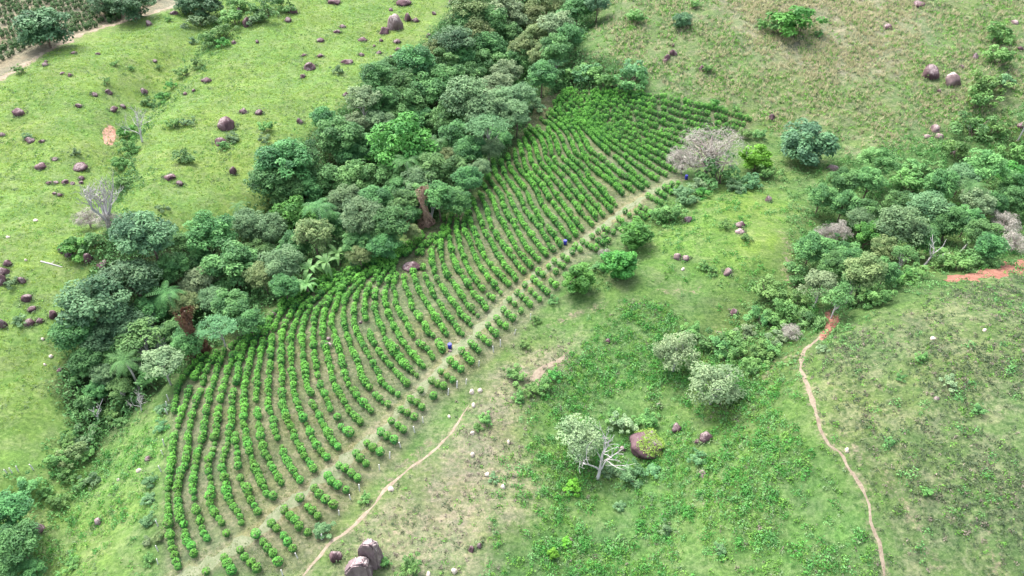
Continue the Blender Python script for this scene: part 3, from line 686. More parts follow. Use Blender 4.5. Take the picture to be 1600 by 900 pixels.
# ------------------------------------------------------------------ coffee rows (pixel traces, lower end first)
def zz(x0, y0, pts): return [(x0 + a / 5, y0 + b / 5) for a, b in pts]
A = lambda *p: zz(240, 480, p)
B = lambda *p: zz(240, 600, p)
Cc = lambda *p: zz(240, 720, p)
D = lambda *p: zz(420, 600, p)
E = lambda *p: zz(400, 420, p)
H = lambda *p: zz(560, 360, p)
I_ = lambda *p: zz(640, 300, p)
J = lambda *p: zz(680, 180, p)
K = lambda *p: zz(780, 130, p)
M = lambda *p: zz(720, 300, p)
ROWS = [
 B((170, 230)) + A((170, 820), (190, 700), (220, 600), (285, 510), (340, 450), (420, 390)),
 Cc((200, 850), (140, 600), (125, 400), (125, 200)) + B((140, 700), (160, 600), (165, 500), (180, 400), (205, 330), (225, 260), (262, 150), (300, 30)) + A((355, 520), (410, 440), (500, 380)),
 Cc((320, 740), (265, 620), (240, 520), (215, 430), (205, 350)) + B((200, 820), (215, 760), (232, 700), (262, 640), (275, 560), (280, 450), (287, 360), (300, 300), (345, 150)) + A((378, 660), (402, 560), (440, 480), (500, 410), (560, 350)),
 Cc((425, 630), (390, 550), (365, 450), (330, 340), (322, 240)) + B((330, 700), (345, 620), (360, 540), (385, 470), (400, 400), (410, 280), (440, 150)) + A((440, 720), (480, 600), (510, 480), (550, 390), (620, 320), (680, 270)),
 Cc((575, 590), (550, 530), (520, 470), (480, 410), (450, 350), (460, 290), (455, 220)) + B((448, 780), (440, 720), (440, 640), (465, 570), (490, 460), (500, 380), (510, 280), (525, 150)) + A((545, 700), (565, 600), (600, 480), (640, 400), (700, 300), (760, 220), (810, 170)),
 Cc((700, 500), (670, 430), (640, 390), (600, 330), (580, 260), (575, 200)) + B((560, 720), (545, 660), (550, 600), (580, 510), (590, 430), (615, 300), (625, 150)) + A((640, 660), (660, 580), (680, 460), (710, 340), (745, 280), (800, 190), (860, 130)),
 Cc((820, 410), (770, 330), (740, 260), (700, 190), (670, 110)) + B((665, 700), (665, 600), (660, 520), (650, 430)),
 Cc((930, 300), (890, 270), (850, 180), (820, 100), (780, 30)) + B((775, 600), (745, 520), (735, 440), (715, 330), (715, 250), (715, 150)) + A((720, 620), (750, 480), (772, 370), (805, 270), (840, 190), (890, 130), (950, 60), (985, 30)),
 B((1000, 790), (965, 720), (920, 650), (895, 590), (870, 530), (858, 480), (840, 370), (815, 270), (810, 150)) + A((810, 600), (830, 480), (855, 330), (885, 210), (925, 110), (985, 40)) + E((230, 260), (300, 200), (360, 180)),
 D((250, 770), (180, 680), (110, 530), (60, 400)) + B((950, 360), (930, 260), (905, 150)) + E((135, 560), (150, 480), (190, 380), (240, 310), (330, 230), (400, 180), (470, 140), (540, 90), (610, 50)),
 D((350, 690), (320, 630), (280, 570), (230, 480), (190, 380), (150, 300), (120, 200)) + B((1015, 150)) + E((205, 600), (225, 480), (265, 400), (320, 300), (420, 200), (480, 150), (560, 105), (640, 60), (720, 20)),
 D((470, 600), (440, 570), (390, 530), (350, 450), (320, 380), (290, 310), (250, 230), (220, 130), (200, 50)) + E((280, 600), (300, 480), (350, 360), (430, 260), (520, 170), (580, 125), (660, 80), (740, 35), (820, 0), (900, -60)),
 D((550, 510), (510, 480), (480, 430), (440, 360), (410, 300), (370, 220), (325, 100), (300, 0)) + E((365, 600), (370, 480), (400, 380), (450, 280), (540, 190), (640, 115), (740, 60), (830, 10), (930, -50), (1010, -110)),
 D((630, 410), (580, 360), (550, 300), (500, 240), (460, 140), (430, 80), (400, 0)) + E((452, 600), (455, 480), (462, 400), (490, 330), (540, 260), (620, 190), (700, 120), (790, 70), (880, 10), (980, -60), (1080, -140)),
 D((720, 320), (670, 270), (630, 220), (590, 150), (540, 70)) + E((600, 860), (560, 680), (530, 560), (525, 480), (540, 370), (575, 270), (640, 200), (740, 115), (830, 60), (920, 0), (1020, -75), (1120, -160)),
 D((840, 250), (800, 230), (750, 180), (700, 130), (660, 70), (620, 0)) + E((680, 760), (640, 600), (605, 480), (600, 400), (630, 310), (660, 220), (720, 150), (800, 95), (870, 50), (960, -10), (1050, -80), (1150, -170)),
 D((930, 180), (890, 160), (850, 120), (800, 70), (750, 0)) + E((810, 780), (735, 600), (700, 480), (690, 370), (695, 280), (725, 220), (760, 170), (820, 115), (900, 55), (990, -10), (1090, -90), (1200, -190)),
 D((1010, 100), (960, 70), (920, 40), (880, 0)) + E((930, 780), (830, 600), (780, 480), (770, 400), (772, 310), (790, 240), (815, 170), (860, 100), (930, 45), (1020, -20), (1130, -110), (1250, -220)),
 D((1080, 20)) + E((1150, 880), (1020, 740), (925, 600), (880, 480), (855, 370), (857, 260), (875, 190), (900, 130), (960, 50), (1010, 5), (1080, -50), (1180, -140), (1290, -250)),
 zz(600, 480, [(260, 550), (200, 500), (110, 390), (50, 300)]) + E((1140, 760), (1030, 600), (985, 480), (940, 370), (935, 280), (938, 210), (962, 140), (990, 80), (1030, 20), (1100, -40), (1200, -120), (1310, -240)),
 zz(600, 480, [(310, 480), (270, 440), (190, 350), (140, 280), (90, 180), (30, 60)]) + E((1120, 540), (1085, 480), (1040, 370), (1010, 280), (1003, 240), (1022, 170), (1040, 100), (1062, 50), (1085, 5)),
 zz(600, 480, [(385, 410), (340, 350), (300, 320), (250, 280), (200, 180), (150, 100), (100, 0)]) + H((290, 510), (270, 460), (300, 370)),
 zz(600, 480, [(460, 360), (430, 300), (390, 250), (350, 220), (320, 160), (260, 80), (220, 10)]) + H((410, 560), (370, 460), (360, 370)),
 H((690, 830), (660, 790), (620, 730), (570, 650), (530, 580), (480, 500), (450, 410), (430, 330), (440, 235), (475, 175), (540, 100), (600, 50)),
 H((815, 830), (790, 810), (740, 740), (690, 680), (640, 600), (590, 520), (540, 420), (510, 340), (500, 250), (505, 180), (545, 120), (610, 75), (690, 10)),
 H((880, 750), (820, 700), (760, 610), (710, 550), (660, 470), (620, 400), (590, 320), (575, 240), (575, 180), (620, 110), (690, 40)),
 H((930, 680), (900, 650), (850, 590), (800, 520), (760, 450), (715, 400), (690, 360), (665, 280), (645, 200), (650, 90), (660, 20)) + I_((270, 210)),
 H((1000, 630), (940, 560), (880, 480), (830, 400), (780, 330), (740, 230), (720, 140), (712, 50)) + I_((310, 270), (330, 190)),
 H((1050, 550), (980, 490), (920, 410), (860, 320), (820, 220), (790, 130), (770, 20)) + I_((370, 250), (385, 150)),
 H((1115, 500), (1070, 450), (1020, 390), (960, 310), (910, 220), (870, 100), (830, 10)) + I_((425, 260), (450, 190), (450, 120)),
 I_((770, 740), (720, 690), (670, 630), (620, 570), (570, 490), (530, 400), (505, 330), (475, 250), (470, 180)),
 I_((830, 700), (800, 660), (740, 590), (680, 500), (630, 400), (580, 320), (540, 200), (510, 120), (490, 60)),
 I_((890, 640), (840, 580), (780, 500), (720, 420), (670, 340), (630, 260), (600, 150), (575, 80), (540, 20)),
 I_((950, 600), (900, 540), (850, 480), (790, 380), (750, 300), (700, 220), (670, 140), (640, 60)) + J((350, 520),),
 I_((1010, 550), (960, 500), (900, 430), (850, 340), (800, 250), (750, 170), (725, 90), (700, 30)) + J((460, 570), (410, 500), (400, 420)),
 I_((1065, 510), (1010, 440), (960, 370), (900, 290), (850, 200), (800, 110), (770, 30)) + J((520, 550), (470, 470), (455, 370)),
 M((720, 470), (660, 380), (600, 280), (540, 210), (490, 130)) + J((640, 620), (590, 550), (540, 470), (515, 370)),
 M((775, 435), (720, 350), (650, 270), (590, 180), (540, 90)) + J((690, 580), (620, 490), (580, 420), (565, 330)),
 M((840, 385), (790, 320), (720, 230), (650, 150), (610, 60)) + J((760, 560), (700, 490), (660, 450), (630, 370), (620, 280)),
 M((895, 355), (850, 270), (790, 200), (720, 110), (660, 20)) + J((810, 550), (740, 480), (700, 420), (675, 310), (650, 220)),
 M((950, 315), (880, 230), (830, 160), (760, 70)) + J((890, 560), (840, 500), (790, 450), (750, 380), (730, 290), (690, 200)),
 M((1025, 275), (940, 180), (880, 100), (820, 30)) + J((920, 510), (870, 450), (820, 390), (790, 300), (760, 220), (700, 150)),
 M((1060, 230), (1000, 150), (940, 80)) + J((1040, 570), (990, 500), (930, 440), (870, 370), (850, 290), (820, 200), (740, 120)),
 M((1110, 200), (1060, 130), (980, 50)) + J((1110, 550), (1050, 480), (1000, 430), (930, 370), (900, 280), (870, 190), (800, 130)),
 M((1170, 165), (1110, 90), (1040, 20)) + J((1130, 490), (1070, 420), (1010, 370), (960, 290), (930, 200), (880, 130)),
 zz(880, 240, [(410, 420), (330, 350), (260, 260), (190, 190)]) + K((660, 680), (580, 620), (520, 540), (480, 440), (420, 360), (330, 300)),
 zz(880, 240, [(460, 330), (390, 260), (300, 190), (200, 110)]) + K((670, 610), (600, 570), (560, 490), (520, 400), (450, 335), (370, 270)),
 K((1045, 860), (960, 800), (900, 780), (830, 700), (760, 640), (700, 600), (650, 560), (620, 480), (570, 400), (500, 330), (400, 240)),
 K((1110, 840), (1020, 770), (960, 740), (900, 690), (790, 600), (710, 550), (670, 480), (620, 390), (540, 320), (430, 210)),
 K((1160, 815), (1040, 720), (980, 670), (920, 610), (840, 550), (760, 480), (690, 400), (600, 330), (500, 260), (430, 180)),
]
TOPROW = [(1172, 190), (1140, 181), (1112, 173), (1092, 169), (1060, 160), (1032, 155), (1000, 151), (970, 147), (940, 147), (910, 145), (882, 146)]
def wrow(pl): return densify(G(np.array(pl, float)), 0.4)
def resample(P, n):
    s = np.concatenate([[0], np.cumsum(np.hypot(*np.diff(P, axis=0).T))]); t = np.linspace(0, s[-1], n)
    return np.stack([np.interp(t, s, P[:, 0]), np.interp(t, s, P[:, 1])], 1)
WR = [wrow(r) for r in ROWS]
lastR = resample(WR[-1], 200); topR = resample(wrow(TOPROW), 200)
NFAR = 13
for i in range(1, NFAR + 1):
    WR.append(lastR + (topR - lastR) * (i / NFAR))
SHORT = [
 [(324, 897)], [(352, 876), (358, 886), (364, 896)], [(377, 863), (384, 875), (394, 884), (404, 893)], [(402, 840), (413, 851), (420, 860), (428, 869), (436, 882)],
 [(426, 822), (434, 830), (445, 841), (451, 851), (459, 861)], [(446, 801), (455, 810), (463, 817), (469, 827), (482, 836)], [(470, 783), (482, 796), (490, 803), (498, 811)],
 [(493, 768), (500, 777), (510, 785), (522, 793)], [(514, 748), (519, 757), (529, 763), (542, 769)], [(531, 732), (540, 737), (550, 745), (560, 752)],
 [(557, 713), (564, 721), (573, 729)], [(574, 697), (584, 704), (595, 711)], [(596, 680), (606, 686), (617, 692)], [(612, 662), (622, 669), (631, 676)],
 [(628, 645), (637, 649), (648, 656)], [(643, 629), (652, 634), (660, 641)], [(658, 614), (678, 623)], [(675, 600), (684, 604), (693, 608)], [(689, 585), (699, 592), (708, 598)],
 [(704, 568), (712, 575), (721, 582)], [(722, 554), (730, 563), (736, 569)], [(736, 541), (742, 546), (748, 552)], [(748, 528), (756, 534), (764, 540)], [(763, 513), (768, 520), (775, 527)],
 [(776, 502), (781, 509), (790, 514)], [(787, 489), (794, 496), (801, 502)], [(796, 473), (804, 479), (814, 490)], [(808, 462), (815, 467), (822, 474), (828, 480)],
 [(820, 450), (829, 458), (836, 465), (843, 472)], [(833, 440), (838, 445), (844, 450), (849, 456), (855, 461)], [(841, 429), (848, 434), (861, 444), (868, 450)], [(857, 421), (868, 429)],
 [(866, 413), (874, 417), (880, 420)], [(879, 405), (886, 409)], [(894, 398), (898, 389), (906, 394)], [(910, 382), (917, 386), (923, 390), (931, 392)], [(925, 374), (934, 380), (942, 384)],
 [(934, 366), (944, 374), (950, 380)], [(943, 360), (949, 363), (958, 367)], [(963, 358), (966, 346), (971, 350)], [(976, 334), (983, 340)], [(994, 334), (1002, 340), (1008, 344)],
 [(1000, 327), (1008, 331), (1015, 337)], [(1012, 310), (1018, 313), (1025, 317), (1032, 321)], [(1027, 304), (1033, 307), (1038, 311)], [(1038, 297), (1043, 300), (1048, 304)],
 [(1049, 293), (1056, 298)], [(1059, 290)]]
BUSH = []       # (x, y, long?, row ordinal, ordinal in row, size)
ROCKS_IN = G(np.array([(643, 412), (512, 537), (485, 700 - 1)], float))
GREYTREE = G(np.array([(1110, 262)], float))[0]
for ri, P in enumerate(WR):
    s = np.concatenate([[0], np.cumsum(np.hypot(*np.diff(P, axis=0).T))]); ln = s[-1]
    n = max(2, int(ln / (1.24 if ri < 45 else 1.08))); k = 0
    for t in np.linspace(0.0, ln, n):
        x = np.interp(t, s, P[:, 0]) + RNG.normal() * 0.09; y = np.interp(t, s, P[:, 1]) + RNG.normal() * 0.09
        q = np.array([x, y])
        if math.hypot(*(q - ROCKS_IN[0])) < 3.6 or math.hypot(*(q - ROCKS_IN[1])) < 1.3 or math.hypot(*(q - GREYTREE)) < 6: continue
        if RNG.random() < 0.03: continue
        k += 1; BUSH.append((x, y, True, ri, k, RNG.normal(1.0, 0.13) * (0.72 if RNG.random() < 0.12 else 1)))
for ri, r in enumerate(SHORT):
    for k, q in enumerate(G(np.array(r, float))):
        BUSH.append((q[0], q[1], False, ri + 1, k + 1, RNG.uniform(0.9, 1.18)))
# no two bushes in one spot
keep = []; cell = {}
for b in BUSH:
    key = (int(b[0] // 1.5), int(b[1] // 1.5)); ok = True
    for i in (-1, 0, 1):
        for j in (-1, 0, 1):
            for o_ in cell.get((key[0] + i, key[1] + j), []):
                if math.hypot(o_[0] - b[0], o_[1] - b[1]) < (1.15 if b[3] > 44 and b[2] and b[3] != o_[3] else 0.8 if b[3] != o_[3] or b[2] != o_[2] else 0.55): ok = False
    if ok: cell.setdefault(key, []).append(b); keep.append(b)
BUSH = keep
def coffee(rng, n=240, leaf=0.15):
    """compact rounded bush; young yellower leaves towards the top, lower ones darkened in colour as painted shade"""
    lob = unit(rng.normal(size=(9, 3))); v = unit(rng.normal(size=(n, 3)))
    bump = 1 + 0.20 * (np.maximum(0, (v @ lob.T).max(1) - 0.72) / 0.28) - 0.08
    rr = bump * rng.uniform(0.72, 1.03, n) ** 0.6
    P = v * rr[:, None] * np.array([0.70, 0.70, 0.82]) + np.array([0, 0, 0.86])
    P[:, :2] *= (1 - 0.18 * np.maximum(0, -v[:, 2:3]))
    Nn = v + np.array([0, 0, 0.45]) + rng.normal(size=(n, 3)) * 0.33
    T = 0.05 + 0.15 * rng.random(n) + rng.normal() * 0.06 + 0.62 * (v[:, 2] > 0.1 + 0.5 * rng.random(n)) * rng.uniform(0.5, 1.1, n)  # yellow young leaves high up; the low tint paints shade onto the sides
    V, F = leaves(P, Nn, leaf * rng.uniform(0.7, 1.25, n), 0.5, 0.2, rng)
    return V, F, np.repeat(T, 4)
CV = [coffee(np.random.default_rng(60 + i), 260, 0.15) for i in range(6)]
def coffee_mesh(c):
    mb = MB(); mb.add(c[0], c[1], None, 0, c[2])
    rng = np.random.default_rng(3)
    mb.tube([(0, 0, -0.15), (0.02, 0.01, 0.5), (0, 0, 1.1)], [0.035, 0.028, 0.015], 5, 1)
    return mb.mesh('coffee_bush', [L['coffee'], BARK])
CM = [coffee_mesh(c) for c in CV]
ORD = 'first second third fourth fifth sixth seventh eighth ninth tenth eleventh twelfth thirteenth fourteenth fifteenth sixteenth seventeenth eighteenth nineteenth'.split()
def ordn(n):
    if n < 20: return ORD[n - 1]
    tens = {2: 'twenty', 3: 'thirty', 4: 'forty', 5: 'fifty', 6: 'sixty'}[n // 10]
    return (tens[:-1] + 'ieth') if n % 10 == 0 else tens + '-' + ORD[n % 10 - 1]
BX = np.array([(b[0], b[1]) for b in BUSH]); BZ = hz(BX)
bd = np.sqrt(BX[:, 0] ** 2 + BX[:, 1] ** 2 + (BZ - CAM_H) ** 2)
dproj = np.stack([BX[:, 0], BX[:, 1] * CP - (BZ - CAM_H) * SP, BX[:, 1] * SP + (BZ - CAM_H) * CP], 1)
bu = 800 + FOC * dproj[:, 0] / dproj[:, 1]; bv = 450 - FOC * dproj[:, 2] / dproj[:, 1]
inframe = (bu > -5) & (bu < 1605) & (bv > -5) & (bv < 903)
order = [i for i in np.argsort(bd) if inframe[i] and not (BUSH[i][2] and BUSH[i][3] == 0)]
near_set = set(order[:298])
far_V = []; far_F = []; far_T = []; nv = 0
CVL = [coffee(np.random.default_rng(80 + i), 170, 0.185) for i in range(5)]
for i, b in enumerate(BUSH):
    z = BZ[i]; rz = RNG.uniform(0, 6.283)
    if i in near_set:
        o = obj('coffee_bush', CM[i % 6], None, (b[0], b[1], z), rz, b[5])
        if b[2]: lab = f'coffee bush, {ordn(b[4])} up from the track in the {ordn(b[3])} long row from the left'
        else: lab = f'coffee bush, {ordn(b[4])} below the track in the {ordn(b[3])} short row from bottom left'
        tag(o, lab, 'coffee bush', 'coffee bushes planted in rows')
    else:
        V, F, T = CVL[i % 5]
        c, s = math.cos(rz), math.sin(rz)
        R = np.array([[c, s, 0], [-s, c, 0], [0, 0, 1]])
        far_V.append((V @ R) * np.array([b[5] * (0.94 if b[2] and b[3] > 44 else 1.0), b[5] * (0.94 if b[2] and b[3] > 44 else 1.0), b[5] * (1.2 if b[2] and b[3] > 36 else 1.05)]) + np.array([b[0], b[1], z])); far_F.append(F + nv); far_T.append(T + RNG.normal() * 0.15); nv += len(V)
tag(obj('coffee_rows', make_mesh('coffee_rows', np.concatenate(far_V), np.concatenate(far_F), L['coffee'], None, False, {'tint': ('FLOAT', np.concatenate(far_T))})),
    'farther curved rows of round green coffee bushes on the slope', 'coffee rows', 'coffee bushes planted in rows', 'stuff')

# rows of the far field in the top left corner
far_V = []; far_F = []; far_T = []; nv = 0
e0 = Z((-30, 115), (240, 8)); dirn = unit(e0[1] - e0[0]); nrm = np.array([-dirn[1], dirn[0]])
for r in range(0, 26):
    for k in np.arange(-30, 130, 2.1):
        p = e0[0] + dirn * k + nrm * (2 + r * 3.4) + RNG.normal(size=2) * 0.2
        if RNG.random() < 0.12 or poly_sdf(p[None], MASKS['farfield'])[0] < 2.5: continue
        V, F, T = CVL[(r + int(k)) % 5]
        far_V.append(V * RNG.uniform(1.0, 1.5) + np.array([p[0], p[1], hz(p)[0]])); far_F.append(F + nv); far_T.append(T - 0.22); nv += len(V)
FARROW = leaf_mat('leaf_far_rows', (0.022, 0.075, 0.026), (0.085, 0.180, 0.055))
tag(obj('far_coffee_rows', make_mesh('far_coffee_rows', np.concatenate(far_V), np.concatenate(far_F), FARROW, None, False, {'tint': ('FLOAT', np.concatenate(far_T))})),
    'dark straight bush rows on bare soil in the far top left field', 'coffee rows', None, 'stuff')
# ------------------------------------------------------------------ countless low growth
def scatter_pts(poly, dens, soft=0.0, clump=0.0, avoid_track=True, rng=RNG):
    W = MASKS[poly] if isinstance(poly, str) else Z(*poly)
    lo = np.maximum(W.min(0), [-260, 28]); hi = np.minimum(W.max(0), [280, 400])
    n = int((hi - lo).prod() * dens)
    P = rng.uniform(lo, hi, (n, 2))
    m = poly_sdf(P, W) + rng.normal(size=n) * soft > 0
    m &= poly_sdf(P, MASKS['plant']) < -0.6
    if clump: m &= rng.random(n) < np.clip(0.5 + clump * (lumps(P, 0.28, 31) * 0.6 + lumps(P, 0.9, 32) * 0.4), 0.03, 1)
    P = P[m]
    d = np.full(len(P), 99.0)
    for q in PATHQ: d = np.minimum(d, seg_dist(P, q)[0])
    P = P[d > 0.55]
    z = hz(P); v = P[:, 1] * SP + (z - CAM_H) * CP; dp = P[:, 1] * CP - (z - CAM_H) * SP
    uu = 800 + FOC * P[:, 0] / dp; vv = 450 - FOC * v / dp
    return P[(uu > -160) & (uu < 1760) & (vv > -60) & (vv < 1040)]
PATHQ = [densify(Z(*pl), 2) for k, (pl, wd) in PATHS.items()] + [densify(Z((1478, 439), (1500, 436), (1530, 431), (1560, 425), (1590, 416), (1640, 402)), 2)]
def weeds(name, P, k, rad, hgt, leaf, mat, label, cat, rng=RNG, upn=0.7, asp=0.5):
    n = len(P); sc = rng.uniform(0.55, 1.35, n)
    off = rng.normal(size=(n, k, 3)) * np.array([rad, rad, 0]) * 0.6
    off[:, :, 2] = hgt * np.abs(rng.normal(size=(n, k))) * 0.7 * np.exp(-(off[:, :, 0] ** 2 + off[:, :, 1] ** 2) / (rad * rad))
    base = np.column_stack([P, hz(P) + 0.03])
    C = (base[:, None] + off * sc[:, None, None]).reshape(-1, 3)
    Nn = np.concatenate([off[:, :, :2] / rad, np.full((n, k, 1), upn)], 2).reshape(-1, 3) + rng.normal(size=(n * k, 3)) * 0.45
    V, F = leaves(C, Nn, np.repeat(leaf * sc, k) * rng.uniform(0.6, 1.3, n * k), asp, 0.2, rng)
    T = np.repeat(np.repeat(rng.uniform(0.1, 0.65, n), k), 4)
    tag(obj(name, make_mesh(name, V, F, mat, None, False, {'tint': ('FLOAT', T)})), label, cat, None, 'stuff')
def blades(name, P, k, hgt, wid, mat, label, rng=RNG):
    n = len(P); b = np.repeat(np.column_stack([P, hz(P)]), k, 0); m = n * k
    b[:, :2] += rng.normal(size=(m, 2)) * 0.22
    a = rng.uniform(0, 6.283, m); h = hgt * rng.uniform(0.5, 1.3, m); w = wid * rng.uniform(0.6, 1.3, m)
    lean = rng.normal(size=(m, 2)) * 0.35
    s = np.stack([np.cos(a) * w, np.sin(a) * w, 0 * a], 1); tip = b + np.column_stack([lean * h[:, None], h])
    V = np.stack([b - s, b + s, tip], 1).reshape(-1, 3); F = np.arange(3 * m).reshape(m, 3)
    T = np.repeat(np.repeat(rng.uniform(0.1, 0.7, n), k), 3)
    tag(obj(name, make_mesh(name, V, F, mat, None, False, {'tint': ('FLOAT', T)})), label, 'grass', None, 'stuff')
W_GREEN = leaf_mat('weed_green', (0.060, 0.140, 0.028), (0.160, 0.290, 0.065), 0.3)
W_SAGE = leaf_mat('weed_sage', (0.080, 0.125, 0.065), (0.180, 0.235, 0.130), 0.3)
W_DRY = leaf_mat('weed_dry', (0.120, 0.105, 0.085), (0.230, 0.200, 0.155), 0.3)
G_PAST = leaf_mat('grass_pasture', (0.150, 0.230, 0.050), (0.280, 0.370, 0.095), 0.4)
G_DRY = leaf_mat('grass_dry', (0.215, 0.205, 0.125), (0.370, 0.330, 0.220), 0.5)
weeds('green_weeds', scatter_pts('green', 2.0, 3, 0.9), 14, 0.42, 0.6, 0.165, W_GREEN, 'lush green knee-high weeds filling the middle slope', 'weeds')
weeds('sage_weeds', scatter_pts('green', 0.9, 4, 1.0), 14, 0.42, 0.55, 0.155, W_SAGE, 'grey-green weeds mixed through the lush middle slope', 'weeds')
W_HILL = leaf_mat('weed_hill', (0.040, 0.058, 0.038), (0.095, 0.120, 0.070), 0.3)
mixg = lambda d: scatter_pts('green', d, 3, 1.0)
weeds('bushy_weeds', np.concatenate([mixg(0.55), scatter_pts('knoll', 0.10, 3, 1.0), scatter_pts('rvalley', 0.15, 3, 0.8), scatter_pts('lslope', 0.12, 2, 1.0)]), 44, 0.75, 0.95, 0.18, L['bright'], 'knee to waist high bright bushy weeds on the middle slope', 'undergrowth')
weeds('pale_bushy_weeds', np.concatenate([mixg(0.42), scatter_pts('knoll', 0.06, 3, 1.0), scatter_pts('rvalley', 0.15, 3, 0.8), scatter_pts('lslope', 0.14, 2, 1.0), scatter_pts('rhill', 0.05, 3, 1.0)]), 44, 0.75, 0.9, 0.17, L['light'], 'waist high pale green bushy weeds on the slopes', 'undergrowth')
weeds('hill_weeds', np.concatenate([scatter_pts('rhill', 2.2, 2, 0.9), scatter_pts('dry', 0.5, 5, 1.0)]), 12, 0.45, 0.35, 0.15, W_HILL, 'dull low weeds over the right hill and dry slope', 'weeds')
weeds('hill_green_weeds', np.concatenate([scatter_pts('rhill', 0.5, 2, 1.0), scatter_pts('dry', 0.3, 5, 1.0), scatter_pts('knoll', 0.5, 4, 1.0)]), 12, 0.40, 0.4, 0.15, W_GREEN, 'green weeds dotted over right hill, knoll and dry slope', 'weeds')
weeds('dry_weeds', np.concatenate([scatter_pts('rhill', 0.4, 2, 0.9), scatter_pts('dry', 0.5, 5, 0.9), scatter_pts('green', 0.12, 5, 0.9)]), 10, 0.40, 0.4, 0.17, W_DRY, 'withered brownish weeds among the green ones', 'weeds')
weeds('far_hill_weeds', scatter_pts('farhill', 0.8, 3, 1.0), 10, 0.65, 0.7, 0.27, W_GREEN, 'green tussocks and weeds over the far hillside', 'weeds')
weeds('far_hill_dark', scatter_pts('farhill', 0.30, 3, 1.0), 9, 0.55, 0.6, 0.24, W_HILL, 'dark dull tussocks over the far hillside', 'weeds')
weeds('far_hill_sage', scatter_pts('farhill', 0.20, 3, 1.0), 10, 0.7, 0.7, 0.27, W_SAGE, 'grey-green tussocks over the far hillside', 'weeds')
blades('far_hill_grass', np.concatenate([scatter_pts('farhill', 0.8, 3, 0.8), scatter_pts('fardry', 1.6, 3, 0.8)]), 6, 1.1, 0.13, G_DRY, 'tall dry grass over the far hillside')
LPAST = [(-150, 130), (0, 125), (100, 75), (290, 10), (420, -80), (720, -60), (640, 60), (560, 150), (410, 240), (330, 350), (150, 350), (110, 500), (80, 620), (-150, 760)]
blades('pasture_grass', scatter_pts(LPAST, 0.9, 2), 5, 0.35, 0.09, G_PAST, 'short bright grass over the left pasture')
weeds('pasture_tufts', scatter_pts(LPAST, 0.5, 2, 1.0), 7, 0.45, 0.22, 0.16, W_GREEN, 'low green tufts over the left pasture', 'weeds')
weeds('pasture_weeds', scatter_pts(LPAST, 0.16, 2, 1.2), 10, 0.65, 0.35, 0.20, W_SAGE, 'scattered low weeds on the left pasture', 'weeds')
weeds('slope_weeds', scatter_pts('lslope', 1.3, 2, 0.9), 11, 0.45, 0.6, 0.17, W_GREEN, 'leafy weeds on the slope left of the coffee', 'weeds')
weeds('slope_sage', scatter_pts('lslope', 0.5, 2, 0.9), 10, 0.45, 0.6, 0.17, W_SAGE, 'grey-green weeds on the slope left of the coffee', 'weeds')
MIDEDGE = [(1030, 330), (1080, 280), (1130, 300), (1190, 250), (1200, 195), (1300, 200), (1400, 230), (1350, 300), (1260, 380), (1250, 460), (1215, 430), (1235, 340), (1190, 295), (1110, 310), (1060, 350), (1000, 400), (960, 440), (880, 470), (880, 440), (960, 380)]
weeds('valley_scrub', np.concatenate([scatter_pts('rvalley', 0.9, 4, 0.7), scatter_pts(MIDEDGE, 0.35, 3, 0.9)]), 16, 0.8, 1.2, 0.26, L['light'], 'thick leafy scrub along the right valley floor', 'undergrowth')
MASKS['corner'] = Z(*CORNER)
weeds('corner_scrub', scatter_pts('corner', 0.55, 2, 0.7), 26, 0.9, 1.3, 0.24, L['shrub'], 'leafy green scrub filling the lower left slope', 'undergrowth')
weeds('forest_undergrowth', scatter_pts('forest', 0.6, 1), 26, 1.2, 3.4, 0.33, L['mid'], 'dark leafy undergrowth beneath the forest trees', 'undergrowth')
GUL = [(150, 400), (175, 290), (195, 200), (245, 145), (300, 95), (330, 40), (360, -20), (420, -20), (380, 30), (340, 80), (320, 115), (260, 170), (235, 215), (222, 280), (210, 330)]
weeds('gully_scrub', scatter_pts(GUL, 0.5, 2, 0.8), 16, 0.9, 1.0, 0.28, L['mid'], 'leafy scrub filling the gully on the left pasture', 'undergrowth')
# sparse grass between the coffee rows and on the track edge
def alley_pts(dens):
    W = MASKS['plant']; lo = W.min(0); hi = W.max(0); n = int((hi - lo).prod() * dens); P = RNG.uniform(lo, hi, (n, 2))
    return P[(poly_sdf(P, W) > 0) & (RNG.random(n) < np.clip(0.45 + 0.9 * lumps(P, 0.5, 91), 0.05, 1))]
blades('alley_grass', alley_pts(2.6), 4, 0.22, 0.07, leaf_mat('grass_alley', (0.110, 0.160, 0.055), (0.205, 0.235, 0.105), 0.4), 'thin grass between the coffee rows')
